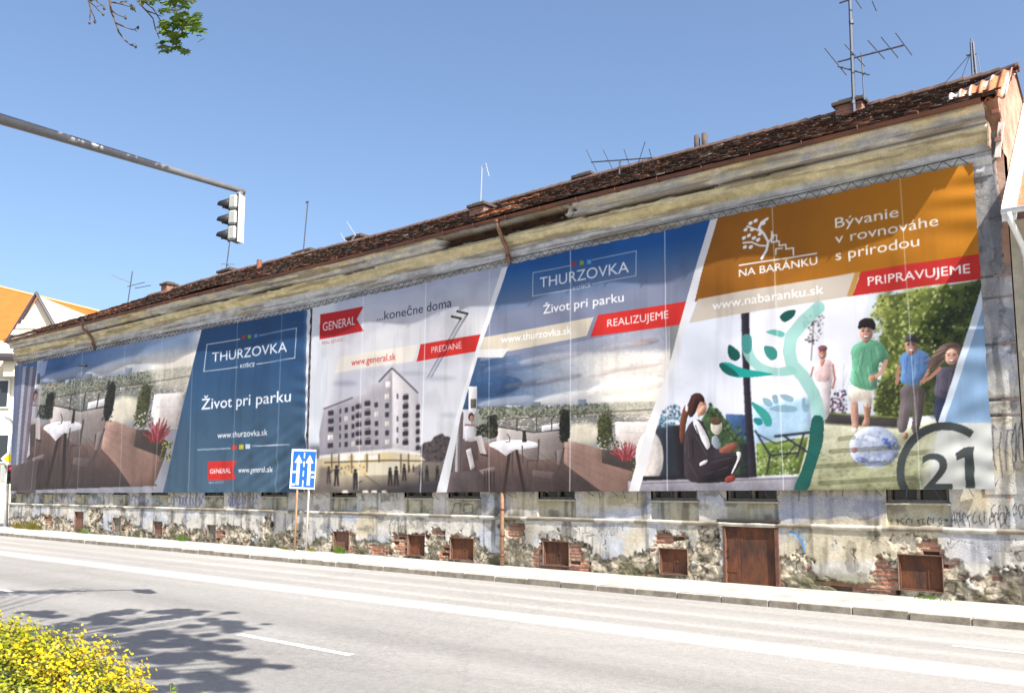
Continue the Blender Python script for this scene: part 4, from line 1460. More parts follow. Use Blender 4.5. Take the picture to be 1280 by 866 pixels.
# strip of wall between ledge and banners, with the lower window ends and their panels
rects = [(a, b_, Z_SILL, 9) for a, b_ in WR]
us = facade_axis(XL, XR, [e for r in rects for e in r[:2]])
vs = np.unique(np.concatenate([np.arange(Z_LEDGE, 2.75, .025), [Z_SILL]]))
U, V = np.meshgrid(us, vs)
C, rel = wall_look(U, V, low=False)
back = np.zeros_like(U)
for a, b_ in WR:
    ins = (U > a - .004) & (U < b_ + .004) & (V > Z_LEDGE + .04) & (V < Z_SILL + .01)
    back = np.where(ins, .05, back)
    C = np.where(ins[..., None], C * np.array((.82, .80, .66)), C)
P = np.stack([U, .05 - rel + back, V], -1)
link('wall', grid_mesh('wall', P, C, holes(us, vs, rects)), M_WALL, house)
# plain wall behind the banners
mb = MB()
mb.box((XL, .06, 2.76), (XR, .4, Z_TOP + .3))
link('wall', mb.mesh('wall'), mat('plaster_behind_banner', (.42, .40, .36), .95, noise=.2, scale=3), house)
mb = MB()
mb.box((XL, .5, PAVE), (XR - .4, 8.0, 9.3))
mb.build('wall_core', mat('dark_core', (.06, .055, .05), 1.0), house)
# corner pilaster on the right
us = np.arange(-3.75, XR + .001, .02)
vs = np.arange(2.2, 9.4, .025)
U, V = np.meshgrid(us, vs)
C, rel = wall_look(U, V, low=False)
jo = np.zeros_like(V)
for z in (W(1240, 520).z, W(1240, 500).z, W(1240, 430).z, W(1240, 372).z, W(1240, 345).z):
    jo = np.maximum(jo, smooth(.03, .012, np.abs(V - z)))
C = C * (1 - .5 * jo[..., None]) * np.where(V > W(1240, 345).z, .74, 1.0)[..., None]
ck = smooth(.012, .003, np.abs(fbm(U * 1.1, V * .9, 77, 5) - .5))
C *= (1 - .35 * ck)[..., None]
brk = smooth(.05, -.02, XR - U - .16 * fbm(U * 0, V * 2.2, 78, 4)) * smooth(6.3, 6.9, V)
bc, jn, ls = brick_colour(U, V)
C = C * (1 - brk[..., None]) + bc * brk[..., None]
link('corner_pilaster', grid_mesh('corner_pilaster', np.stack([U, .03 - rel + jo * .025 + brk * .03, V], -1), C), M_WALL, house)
# string course
us = facade_axis(XL, XR, [], 2.0)
prof = [(.06, Z_LEDGE + .05), (-.035, Z_LEDGE + .035), (-.045, Z_LEDGE + .0), (-.03, Z_LEDGE - .045), (.02, Z_LEDGE - .06)]
U = np.repeat(us[None], len(prof), 0)
Yp = np.repeat(np.array([p[0] for p in prof])[:, None], len(us), 1) + (fbm(U * 3, np.arange(len(prof))[:, None] * 1.0, 61, 3) - .5) * .02
Zp = np.repeat(np.array([p[1] for p in prof])[:, None], len(us), 1) + (fbm(U * 2, 0 * U, 62, 3) - .5) * .02
lk = (fbm(U * 1.2, 0 * U, 63, 4) > .44)[..., None]
cc_ = np.where(lk, np.array((.44, .41, .35)), np.array((.22, .19, .15))) * (.5 + fbm(U * 6, Yp * 30, 64, 3))[..., None]
link('string_course', grid_mesh('string_course', np.stack([U, Yp, Zp], -1), cc_, flip=True), M_WALL, house)

# windows: the low ends that show under the banners
M_FRAME = mat('weathered_window_wood', (.20, .17, .13), .8, noise=.3, scale=12)
M_DARK = mat('dark_room', (.012, .011, .010), .9)
M_PANE = mat('dirty_glass', (.03, .035, .04), .15, spec=.6)
M_BAR = mat('rusty_bar', (.10, .06, .04), .7, .4)
for a, b_ in WR:
    mb = MB()
    mb.box((a, .12, Z_SILL - .02), (b_, .30, Z_SILL + .05))
    mb.box((a, .14, Z_SILL + .05), (a + .07, .26, 3.2))
    mb.box((b_ - .07, .14, Z_SILL + .05), (b_, .26, 3.2))
    mb.box(((a + b_) / 2 - .03, .16, Z_SILL + .05), ((a + b_) / 2 + .03, .24, 3.2))
    f = mb.build('window', M_FRAME, house)
    MB().box((a + .002, .27, Z_SILL + .02), (b_ - .002, .29, 3.2)).build('pane', M_PANE, f)
    mb = MB()
    mb.box((a - .03, .0, Z_SILL - .055), (b_ + .03, .2, Z_SILL - .015))
    mb.build('sill', mat('stone_sill', (.36, .33, .27), .9, noise=.3, scale=9), f, bevel=.008)

# cellar hatches
M_RUST = mat('rusty_sheet', (.16, .055, .022), .75, .15, rgb2=(.04, .022, .017), scale=3.6, stretch=(1, 1, .45), bump=.3, bscale=30)
M_RUST2 = mat('rusty_frame', (.17, .07, .04), .8, .2, rgb2=(.08, .045, .035), scale=9)
M_REVEAL = mat('crumbled_reveal', (.16, .10, .07), .95, noise=.5, scale=12)
M_GREYH = mat('grey_shutter', (.15, .14, .11), .85, noise=.35, scale=8)
M_BRICKW = mat('dark_brown_board', (.15, .075, .05), .85, noise=.4, scale=10)
for i, (x0, x1, z0, z1, k) in enumerate(HR):
    m = {'r': M_RUST, 'g': M_BRICKW, 'w': M_GREYH, 'd': M_BRICKW, 'o': M_DARK}[k]
    mb = MB()
    if k == 'o':
        n = 18
        cx, cz, r = (x0 + x1) / 2, (z0 + z1) / 2, (z1 - z0) / 2
        ring = [(cx + math.cos(t) * r * 1.05, .0, cz + math.sin(t) * r) for t in np.linspace(0, 2 * math.pi, n, endpoint=False)]
        mb.tube([(cx, .02, cz), (cx, .3, cz)], r * .8, 16)
        hob = mb.build('cellar_vent', M_DARK, house)
        q = MB().box((x0 - .01, .03, z0 - .01), (x1 + .01, .06, z1 + .01))
        q.build('vent_surround', mat('vent_rubble', (.22, .18, .14), .95, noise=.4, scale=12), hob)
        continue
    d = .095
    mj = MB()
    for q_ in ((x0, x0 + .012, z0, z1), (x1 - .012, x1, z0, z1), (x0 + .013, x1 - .013, z1 - .012, z1), (x0 + .013, x1 - .013, z0, z0 + .012)):
        mj.box((q_[0], .002, q_[2]), (q_[1], .2, q_[3]))
    mb.box((x0 + .03, d, z0 + .03), (x1 - .03, d + .03, z1 - .03))
    if k == 'r':                                  # two leaves with a raised meeting strip
        xm = x0 + (x1 - x0) * (.5 if i != 10 else .66)
        mb.box((xm - .015, d - .012, z0 + .03), (xm + .015, d - .002, z1 - .03))
        mb.box((xm + .04, d - .02, (z0 + z1) / 2 - .02), (xm + .12, d - .003, (z0 + z1) / 2 + .03))
    hob = mb.build('cellar_hatch', m, house)
    mj.build('reveal', M_REVEAL, hob)
    mb = MB()
    mb.box((x0 + .013, .05, z0 + .013), (x0 + .04, .13, z1 - .013))
    mb.box((x1 - .04, .05, z0 + .013), (x1 - .013, .13, z1 - .013))
    mb.box((x0 + .041, .052, z1 - .04), (x1 - .041, .13, z1 - .013))
    mb.box((x0 + .041, .052, z0 + .013), (x1 - .041, .13, z0 + .04))
    mb.build('frame', M_RUST2 if k in 'rg' else M_GREYH, hob)
# door
x0, x1, z0, z1 = DOOR
mb = MB()
mb.box((x0 + .07, .05, z0), (x1 - .10, .08, z1 - .07))
xs_ = x0 + (x1 - x0) * .32
mb.box((xs_ - .004, .044, z0 + .01), (xs_ + .012, .049, z1 - .08))
for zz in (z0 + .25, z1 - .3):
    mb.box((x0 + .08, .040, zz), (x0 + .32, .049, zz + .05))
door = mb.build('cellar_door', M_RUST, house)
mb = MB()
mb.box((x0, -.02, z0 - .02), (x0 + .07, .14, z1))
mb.box((x1 - .10, -.02, z0 - .02), (x1, .14, z1))
mb.box((x0 + .071, -.018, z1 - .07), (x1 - .101, .14, z1))
mb.build('frame', M_RUST2, door, bevel=.01)
MB().box((x0 - .12, -.05, z1 + .002), (x1 + .04, .1, z1 + .05)).build('lintel', mat('dark_lintel', (.05, .04, .035), .9), door)
mb = MB()
hx = x0 + .13
mb.tube([(hx, .045, z0 + .78), (hx, .0, z0 + .78), (hx, .0, z0 + .62), (hx, .045, z0 + .62)], .014)
mb.build('handle', mat('dark_iron', (.05, .045, .04), .5, .6), door)

# cornice: moulded and weathered, with stretches where the top mouldings have fallen
prof = [(.06, 8.50), (.0, 8.56), (-.02, 8.60), (-.02, 8.84), (-.055, 8.86), (-.055, 8.92), (-.02, 8.935), (-.02, 9.16), (-.06, 9.19), (-.14, 9.25), (-.22, 9.33),
        (-.28, 9.42), (-.28, 9.47), (-.22, 9.475), (-.22, 9.52), (-.42, 9.53), (-.45, 9.55), (-.45, 9.70), (-.50, 9.72), (-.58, 9.76), (-.60, 9.82), (.3, 9.84)]
pr = []
for (a, b_), (c_, d_) in zip(prof[:-1], prof[1:]):
    n = max(1, int(math.hypot(c_ - a, d_ - b_) / .035))
    for i in range(n):
        pr.append((a + (c_ - a) * i / n, b_ + (d_ - b_) * i / n))
pr.append(prof[-1])
pr = np.array(pr)
XC = W(1234, 160, -.3).x
us = facade_axis(XL - .15, XC, [], 1.3)
U = np.repeat(us[None], len(pr), 0)
Yp, Zp = np.repeat(pr[:, :1], len(us), 1), np.repeat(pr[:, 1:], len(us), 1)
arc = np.concatenate([[0], np.cumsum(np.hypot(*np.diff(pr, axis=0).T))])
Tq = np.repeat(arc[:, None], len(us), 1)
s1, s2, s3 = fbm(U * .35, Zp * 5, 71, 5), fbm(U * 2.5, Tq * 6, 72, 4), fbm(U * 9, Tq * 14, 73, 3)
grey, yel, dark = np.array((.50, .49, .48)), np.array((.56, .48, .28)), np.array((.17, .13, .08))
cove = smooth(9.12, 9.22, Zp) * smooth(9.50, 9.42, Zp)
top = smooth(9.52, 9.56, Zp)
frz = smooth(8.93, 8.85, Zp)
t = np.clip(cove * .85 + top * .55 * smooth(.4, .6, s2) + smooth(.55, .65, s1) * .5, 0, 1)[..., None]
c = grey * (1 - t) + yel * t
c = c * (1 - .25 * frz[..., None]) + np.array((.60, .60, .62)) * .25 * frz[..., None]
c = c * (.62 + .76 * s2)[..., None] * (.8 + .4 * s3)[..., None]
st = smooth(.53, .62, fbm(U * .5, Zp * 14, 75, 5)) * .6
c = c * (1 - st[..., None]) + dark * st[..., None]
gone = 0.0 * smooth(.60, .64, s2) * smooth(9.44, 9.50, Zp) * (1 - smooth(9.74, 9.8, Zp) * .9)
for a, b_, zl, zh in ((553, 712, 9.50, 9.78), (118, 205, 9.50, 9.57), (316, 362, 9.46, 9.54), (430, 468, 9.42, 9.50), (735, 900, 9.46, 9.535), (240, 300, 9.5, 9.56), (940, 1010, 9.5, 9.54)):
    xa, xb = W(a, 300, -.3).x, W(b_, 265, -.3).x
    gone = np.maximum(gone, smooth(xa - .1, xa + .1, U + (s2 - .5)) * smooth(xb + .1, xb - .1, U + (s3 - .5)) * smooth(zl - .02, zl + .03, Zp + (s2 - .5) * .12) * (1 - smooth(zh - .05, zh, Zp) * .95))
bc, _, _ = brick_colour(U, Zp)
c = c * (1 - gone[..., None]) + (bc * .12 + np.array((.035, .025, .018))) * gone[..., None]
Yp = Yp + gone * np.clip(-.06 - Yp, 0, .36) + (s3 - .5) * .022 + (s2 - .5) * .02
link('cornice', grid_mesh('cornice', np.stack([U, Yp, Zp + (s2 - .5) * .014 + .02 * np.sin(U * .35)], -1), np.clip(c, .02, .7)), M_WALL, house)
mb = MB()                                         # raw end of the cornice with a loose plank
mb.box((XC - .02, -.26, 9.0), (XC + .012, .3, 9.5))
mb.build('cornice_end', mat('raw_masonry', (.30, .22, .16), .95, noise=.5, scale=10), house)
mb = MB()
M_ = Matrix.Translation((XC + .16, -.06, 9.15)) @ Matrix.Rotation(R(9), 4, 'Y')
mb.box((-.05, -.03, -.35), (.05, .02, .35), M_)
mb.build('loose_plank', mat('grey_plank', (.55, .52, .48), .9, noise=.2), house)

# gutter and downpipes
GY, GZ = -.70, 9.84
M_GUT = mat('rusted_gutter', (.22, .085, .05), .6, .35, rgb2=(.10, .05, .04), scale=3, stretch=(.4, 1, 1))
us = facade_axis(XL - .1, W(1230, 140, -.5).x, [], 9)
n = 9
th = np.linspace(math.pi, 2 * math.pi, n)
rr = .075
wob = .02 * np.sin(us * .35) + .012 * (fbm(us * .4, us * 0, 81, 3) - .5)
ring = np.concatenate([np.stack([np.cos(th) * rr, np.sin(th) * rr], 1), np.stack([np.cos(th[::-1]) * (rr - .012), np.sin(th[::-1]) * (rr - .012)], 1)])
P = np.zeros((len(ring) + 1, len(us), 3))
for i, (a, b_) in enumerate(list(ring) + [ring[0]]):
    P[i, :, 0], P[i, :, 1], P[i, :, 2] = us, GY + a, GZ + b_ + wob
link('gutter', grid_mesh('gutter', P), M_GUT, house, smooth=True)
gut = bpy.data.objects['gutter']
mb = MB()
mb.tube([(0, GY - .09, GZ + .02), (0, GY - .085, GZ - .05), (0, GY, GZ - .09), (0, GY + .085, GZ - .05), (0, -.3, GZ + .01)], .009, 5)
br = mb.build('bracket', M_GUT, gut)
for i, xx in enumerate(np.arange(XL + .2, XC, 1.2)):
    o = br if i == 0 else br.copy()
    if i:
        COL.objects.link(o)
    o.location.x = xx
M_PIPE = mat('rusty_downpipe', (.17, .10, .07), .6, .3, rgb2=(.26, .15, .10), scale=5)
for px, full in ((633, True), (120, True)):
    x0 = W(px - 6, 300, -.5).x
    x1 = W(px + 5, 330, -.02).x
    ptsA = [(x0, GY, GZ - .06), (x0, GY, GZ - .14), (x0 + .02, GY + .06, GZ - .30), (x1 - .05, -.30, 9.32), (x1, -.18, 9.12), (x1, -.13, 8.9), (x1, -.03, 8.55)]
    mb = MB()
    mb.tube(ptsA + [(x1, .0, 8.2), (x1, .0, 2.6)], .062, 10)
    dp = mb.build('downpipe', M_PIPE, house, smooth=True)
    MB().tube([(x0, GY, GZ - .04), (x0, GY, GZ - .13)], [.10, .07], 10).build('collar', M_GUT, dp, smooth=True)
    MB().tube([(x1, -.135, 8.95), (x1, -.13, 8.87)], .075, 10).build('collar', M_GUT, dp, smooth=True)
xb = W(630.5, 690).x
mb = MB()
mb.tube([(xb, -.01, 2.6), (xb, -.10, 2.1), (xb, -.10, PAVE + .02)], .058, 10)
dp = mb.build('downpipe', mat('pale_rusty_pipe', (.36, .22, .14), .6, .1, rgb2=(.24, .12, .07), scale=6), house, smooth=True)
for z in (1.72, 1.0, .45):
    MB().tube([(xb, -.10, z - .02), (xb, -.10, z + .05)], .074, 10).build('collar', M_GUT, dp, smooth=True)

# roof: two slopes of worn plain tiles
EY, EZ = -.66, 9.90
best = None
for yy in np.arange(2.0, 6.0, .02):
    zz = np.mean([on_wall(863, 187, yy)[1], on_wall(500, 291, yy)[1], on_wall(700, 237, yy)[1]])
    pitch = math.atan2(zz - EZ, yy - EY)
    if best is None or abs(pitch - R(31)) < best[0]:
        best = (abs(pitch - R(31)), yy, zz)
RY, RZ = best[1], float(best[2])
SL = math.hypot(RY - EY, RZ - EZ)
sd = Vector((0, (RY - EY) / SL, (RZ - EZ) / SL))
sn = Vector((0, -sd.z, sd.y))
HIP = 9.5
XRR = XR + .04
mb = MB()
tc = []
ex, wd = .20, .24
rows = int(SL / ex)
cols_ = [(.135, .062, .042), (.105, .055, .04), (.16, .07, .045), (.075, .048, .038), (.06, .05, .04), (.19, .085, .05), (.115, .075, .055)]
for r in range(rows + 1):
    s0 = r * ex - .05
    off = (r % 2) * wd / 2
    xl = XL - .2 + HIP * (r * ex / SL) ** 1.25
    x = xl + off
    sag = lambda x: .05 * math.sin(x * .35) + .05 * (float(vnoise(x * .3, 0.0, 91)) - .5)
    while x < XRR:
        if random.random() > .008:
            w2 = wd * .485
            dz = random.uniform(0, .012)
            tl = random.uniform(-.012, .012)
            o = Vector((x, EY, EZ + sag(x) * (1 - .3 * r / rows))) + sd * s0
            p = [o + Vector((-w2, 0, 0)) + sn * (.055 + dz - tl), o + Vector((w2, 0, 0)) + sn * (.055 + dz + tl),
                 o + Vector((w2, 0, 0)) + sd * (ex + .10) + sn * .018, o + Vector((-w2, 0, 0)) + sd * (ex + .10) + sn * .018,
                 o + Vector((-w2, 0, 0)) + sn * (.018 + dz - tl), o + Vector((w2, 0, 0)) + sn * (.018 + dz + tl)]
            mb.add(p, [(0, 1, 2, 3), (4, 5, 1, 0), (0, 3, 4), (1, 5, 2)])
            cl = np.array(random.choice(cols_)) * random.uniform(.35, 1.15) * np.array((.78, .86, .9))
            if vnoise(x * .25, r * .25, 92) > .84 and random.random() < .6:
                cl = np.array((.42, .17, .075)) * random.uniform(.8, 1.2)
            elif random.random() < .012:
                cl = np.array((.40, .34, .28))
            tc += [cl] * 4
        x += wd
me = mb.mesh('roof')
at = np.repeat(np.array(tc), [len(p.vertices) for p in me.polygons], 0)
set_colours(me, at, 'CORNER')
M_TILE = mat('worn_roof_tiles', attr=True, noise=.35, scale=14, rough=.9, spec=.15)
roof = link('roof', me, M_TILE, house)
mb = MB()                                         # decking, back slope and left hip
A, B = Vector((XL - .2, EY, EZ)), Vector((XRR, EY, EZ))
C1, D1 = Vector((XL - .2 + HIP, RY, RZ - .06)), Vector((XRR, RY, RZ - .06))
E1, F1 = Vector((XL - .2, 2 * RY - EY, EZ)), Vector((XRR, 2 * RY - EY, EZ))
mb.add([A - sn * .05, B - sn * .05, D1, C1, E1, F1], [(0, 1, 2, 3), (3, 2, 5, 4), (0, 3, 4)])
mb.build('roof_deck', mat('roof_deck', (.09, .06, .05), .95), house)
mb = MB()
x = C1.x
while x < XRR - .1:
    mb.tube([(x, RY, RZ + .03 + .04 * math.sin(x * .35)), (x + .37, RY, RZ + .03 + .04 * math.sin(x * .35 + .1) + random.uniform(-.01, .02))], [.10, .115], 8)
    x += .36
mb.build('ridge_tiles', mat('ridge_clay', (.11, .065, .05), .9, noise=.4, scale=5), roof)
# corrugated replacement sheet on the near end
n, rws = 90, 6
P = np.zeros((rws, n, 3))
a0, a1 = W(1184, 137, -.55), W(1256, 119, -.55)
b0, b1 = W(1186, 123, .25), W(1265, 88, .25)
for r in range(rws):
    t = r / (rws - 1)
    for i in range(n):
        s_ = i / (n - 1)
        p = (a0 * (1 - s_) + a1 * s_) * (1 - t) + (b0 * (1 - s_) + b1 * s_) * t
        k = math.sin(s_ * math.pi * 2 * 6)
        P[r, i] = p + sn * (.035 * k + .05 * t) + Vector((0, 0, .02 * math.sin(t * 9 + s_ * 4)))
cl = np.array((.40, .15, .075)) * (.55 + .8 * fbm(P[..., 0] * 6, P[..., 1] * 6, 95, 4))[..., None]
t = smooth(.5, .62, fbm(P[..., 0] * 9, P[..., 1] * 3, 96, 3))[..., None]
cl = cl * (1 - t) + np.array((.62, .55, .48)) * t
pt = link('tile_patch', grid_mesh('tile_patch', P, cl), M_TILE, roof, smooth=True)
mod = pt.modifiers.new('thick', 'SOLIDIFY')
mod.thickness = .02
mb = MB()
mb.tube([b0 + Vector((-.2, .06, -.02)), b1 * .6 + b0 * .4 + Vector((0, .06, .05)), b1 + Vector((.05, .06, .12))], .045, 8)
mb.build('verge_flashing', mat('lead_flashing', (.09, .08, .09), .5, .3), roof)

# brick end wall above the lower neighbour
mb = MB()
xw = XR
sec = [(.05, PAVE), (8.0, PAVE), (8.0, 9.7), (RY, RZ - .1), (-.2, 9.95), (.05, 9.5)]
vs_ = [(xw - .32, a, b_) for a, b_ in sec] + [(xw, a, b_) for a, b_ in sec]
k = len(sec)
mb.add(vs_, [tuple(range(k)), tuple(range(2 * k - 1, k - 1, -1))] + [(i, (i + 1) % k, k + (i + 1) % k, k + i) for i in range(k)])


def brick_material():
    m = bpy.data.materials.new('old_brickwork')
    m.use_nodes = True
    t = m.node_tree
    N, L = t.nodes.new, t.links.new
    g = N('ShaderNodeNewGeometry')
    s_ = N('ShaderNodeSeparateXYZ')
    L(g.outputs['Position'], s_.inputs[0])
    a = N('ShaderNodeMath')
    a.operation = 'ADD'
    L(s_.outputs['X'], a.inputs[0])
    L(s_.outputs['Y'], a.inputs[1])
    cb = N('ShaderNodeCombineXYZ')
    L(a.outputs[0], cb.inputs[0])
    L(s_.outputs['Z'], cb.inputs[1])
    bt = N('ShaderNodeTexBrick')
    bt.inputs['Scale'].default_value = 1.0
    bt.inputs['Brick Width'].default_value = .29
    bt.inputs['Row Height'].default_value = .08
    bt.inputs['Mortar Size'].default_value = .012
    bt.inputs['Color1'].default_value = (.30, .11, .065, 1)
    bt.inputs['Color2'].default_value = (.14, .06, .045, 1)
    bt.inputs['Mortar'].default_value = (.24, .19, .15, 1)
    L(cb.outputs[0], bt.inputs['Vector'])
    L(bt.outputs['Color'], t.nodes['Principled BSDF'].inputs['Base Color'])
    t.nodes['Principled BSDF'].inputs['Roughness'].default_value = .95
    bp = N('ShaderNodeBump')
    bp.inputs['Strength'].default_value = .8
    L(bt.outputs['Fac'], bp.inputs['Height'])
    bp.invert = True
    L(bp.outputs[0], t.nodes['Principled BSDF'].inputs['Normal'])
    return m


M_BRK = brick_material()
mb.build('gable_wall', mat('peeling_pink_render', (.46, .30, .22), .95, rgb2=(.26, .12, .08), scale=2.2, bump=.5, bscale=14), house)
mb = MB()
for k in range(14):                               # toothed broken bricks at the corner
    z = 8.95 + k * .082
    if random.random() < .8:
        mb.box((XC + random.uniform(.06, .22), -.02 - random.uniform(0, .16), z), (XR + .004, .06, z + .068))
mb.box((XC + .2, .02, 8.9), (XR + .002, .055, 10.0))
mb.build('broken_brick_corner', M_BRK, house)

# chimneys
M_CAP = mat('sooty_cap', (.07, .055, .05), .9, noise=.3, scale=8)


def roof_pt(px, dy):
    """point on the street slope dy behind the eaves, at a place along it"""
    y = EY + dy
    x = W(px, 300, y).x
    return Vector((x, y, EZ + dy * sd.z / sd.y))


def chimney(px, w, d, h, dy, caps=True):
    p = roof_pt(px, dy)
    mb = MB()
    mb.box((p.x - w / 2, p.y - d / 2, p.z - .7), (p.x + w / 2, p.y + d / 2, p.z + h))
    ch = mb.build('chimney', M_BRK, roof)
    mb = MB()
    mb.box((p.x - w / 2 - .07, p.y - d / 2 - .07, p.z + h), (p.x + w / 2 + .07, p.y + d / 2 + .07, p.z + h + .10))
    mb.box((p.x - w / 2 + .05, p.y - d / 2 + .05, p.z + h + .1), (p.x + w / 2 - .05, p.y + d / 2 - .05, p.z + h + .17))
    mb.build('cap', M_CAP, ch, bevel=.015)
    return p

chimney(602, .60, .5, .14, 1.7)
chimney(735, .60, .55, .02, 2.9)
chimney(1073, .62, .6, .10, 2.6)
chimney(214, .5, .5, .26, 2.6)
chimney(289, .9, .6, .05, 3.0)
chimney(385, 1.1, .6, -.08, 3.3)
chimney(450, .75, .6, -.05, 3.3)
for px in (874.5, 884):
    p = roof_pt(px, 3.4)
    mb = MB()
    mb.tube([p - Vector((0, 0, .4)), p + Vector((0, 0, .38))], .085, 10)
    v = mb.build('vent_pipe', M_CAP, roof, smooth=True)
p = roof_pt(325, 1.9)
mb = MB()
mb.tube([p - Vector((0, 0, .3)), p + Vector((0, 0, .42))], .10, 8)
mb.build('vent_pipe', mat('clay_vent', (.20, .08, .05), .9), roof)

# ------------------------------------------------------------------ printed banners
art = paint_banners()
M_VINYL = mat('printed_vinyl', attr=True, rough=.62, spec=.25)
M_ROPE = mat('lacing_rope', (.05, .055, .08), .9)
M_EDGE = mat('dark_webbing', (.03, .03, .04), .8)
BY = -.11


def ripple(u, v, x0, x1, z0, z1):
    d = .035 * np.sin(u * 1.35 + .8 * np.sin(v * .5 + u * .23)) * smooth(0, .12, (u - x0) / (x1 - x0)) * smooth(1, .9, (u - x0) / (x1 - x0))
    d += .012 * np.sin(u * 1.9 + 1.3 * np.sin(v * .7)) + .010 * (fbm(u * .7, v * .5, 201, 3) - .5) * 2
    d += .0025 * np.sin(u * 9 + 2 * np.sin(v * 1.1 + u * .3)) * smooth(.9, 0, np.minimum(z1 - v, v - z0))
    # horizontal puckers at the laced right edge, slack folds low down
    e = smooth(1.3, 0, x1 - u)
    d += e * .014 * np.sin(v * 11 + 1.5 * np.sin(v * 2.3) + u * 1.5)
    f = smooth(3.4, .6, v - z0) * smooth(5.5, 1.0, x1 - u)
    w = v * .9 - (u - x1) * .42
    d += f * .030 * (np.sin(w * 7 + 1.2 * np.sin(u * 1.3)) + .5 * np.sin(w * 15 + 2))
    top = smooth(1.6, 0, z1 - v)                  # sag between the eyelets
    d += top * .007 * np.sin(u * 4.2 + 1.2 * np.sin(u * .9)) + .007 * np.sin((v * .8 + u * .5) * 5 + 2 * np.sin(u * .45)) * smooth(.45, .65, vnoise(u * .25, v * .3, 221))
    g = smooth(.55, 0, v - z0)
    d += g * .010 * np.sin(u * 5.5 + 3 * v)
    return d


def make_banner(tl, tr, br_, bl, label, nrow):
    c4 = [W(*p) for p in (tl, tr, br_, bl)]
    us = facade_axis(min(c4[0].x, c4[3].x), max(c4[1].x, c4[2].x), [], .66)
    s_ = (us - us[0]) / (us[-1] - us[0])
    t_ = np.linspace(0, 1, nrow)
    S_, T_ = np.meshgrid(s_, t_)
    def mixc(k):
        a = [c[k] for c in c4]
        return (a[3] * (1 - S_) + a[2] * S_) * (1 - T_) + (a[0] * (1 - S_) + a[1] * S_) * T_
    U, V = mixc(0), mixc(2)
    # scalloped edges between the eyelets
    U = U + (T_ * 0 + .012 * np.sin(V * 9.5) ** 2) * (smooth(.02, 0, 1 - S_) - smooth(.02, 0, S_))* -1
    V = V - .018 * np.sin(U * 6.3) ** 2 * smooth(.97, 1, T_)
    px, py = project(U, 0.0, V)
    col, _ = art.look(px, py)
    z_hi = V.max()
    d = ripple(U, V, us[0], us[-1], V.min(), V.max())
    soil = 1 - .12 * smooth(.5, .72, fbm(U * 3.5, V * .35, 211, 4)) * smooth(0, 2, z_hi - V) - .12 * smooth(.5, .7, fbm(U * .8, V * .8, 212, 4))
    P = np.stack([U, BY - .02 - d, V], -1)
    root = empty('printed_banner', (us[0] * .5 + us[-1] * .5, BY, V.min()), label, 'banner', 'printed banners laced along the house front')
    sh = link('sheet', grid_mesh('sheet', P, lin(col) * .80 * (np.maximum(lin(col).mean(-1), .01) ** .13 * soil)[..., None]), M_VINYL, root, smooth=True)
    # webbing hem, lacing
    z1 = lambda x: c4[0].z + (c4[1].z - c4[0].z) * (x - us[0]) / (us[-1] - us[0])
    z0 = lambda x: c4[3].z + (c4[2].z - c4[3].z) * (x - us[0]) / (us[-1] - us[0])
    mb = MB()
    x, k, pts = us[0] + .05, 0, []
    while x < us[-1]:
        pts.append((x, BY - (.015 if k % 2 else -.01), z1(x) + (.16 if k % 2 else -.012)))
        x += random.uniform(.13, .17)
        k += 1
    mb.tube(pts, .011, 4)
    mb.tube([(us[0], BY + .02, z1(us[0]) + .165), (us[-1], BY + .02, z1(us[-1]) + .165)], .012, 5)
    mb.build('lacing', M_ROPE, root)
    x = us[0] + .3
    while x < us[-1] - .3:
        dx = random.uniform(-.12, .22)
        mb = MB()
        mb.tube([(x, BY - .01, z0(x) + .02), (x + dx, .03, z0(x) - random.uniform(.10, .30))], .007, 4)
        x += random.uniform(.35, .7)
        mb.build('tie_cord', M_ROPE, root)
    return root, us, z0, z1


b1, us1, z0f, z1f = make_banner((22, 457), (392.3, 386.5), (385, 615), (16, 616), 'left banner on the wall, terrace picture beside a plain dark blue panel with white lettering', 200)
b2, us2, z0g, z1g = make_banner((394.2, 385), (1218, 205), (1246, 611), (387, 616), 'longest banner on the wall, three slanted panels ending in an ochre one with running family', 380)
mb = MB()                                         # dark gap with rope between the two sheets
xm = (us1[-1] + us2[0]) / 2
mb.tube([(xm + .03 * (k % 2 * 2 - 1), BY - .02, 2.2 + k * .21) for k in range(31)], .022, 5)
mb.build('side_lacing', M_EDGE, b2)
mb = MB()
xr = us2[-1]
mb.tube([(xr + (.10 if k % 2 else -.01), BY - (0 if k % 2 else .03), 2.35 + k * .2) for k in range(32)], .010, 4)
mb.build('side_lacing', M_ROPE, b2)

# unseen rods added and sized for the slanted shadows on the banners
M_IRON = mat('dark_iron_rod', (.04, .038, .04), .6, .5)
for i, (px, py, L_, r) in enumerate(((589, 393, .50, .04), (581, 399, .46, .04), (113, 458, .42, .045))):
    p = W(px, py)
    mb = MB()
    mb.tube([(p.x, .05, p.z), (p.x, -.11 - L_, p.z)], r, 8)
    o = mb.build('wall_anchor', M_IRON)
    tag(o, ['dark iron rod jutting from the right banner, right one of the close pair', 'dark iron rod jutting from the right banner, left one of the close pair', 'lone dark iron rod jutting from the terrace picture of the left banner'][i], 'wall anchor', 'iron anchors in the front wall')

# ------------------------------------------------------------------ aerials on the roof
M_AER = mat('grey_aerial', (.10, .11, .14), .5, .4)
M_AERL = mat('pale_aerial', (.38, .40, .45), .5, .4)


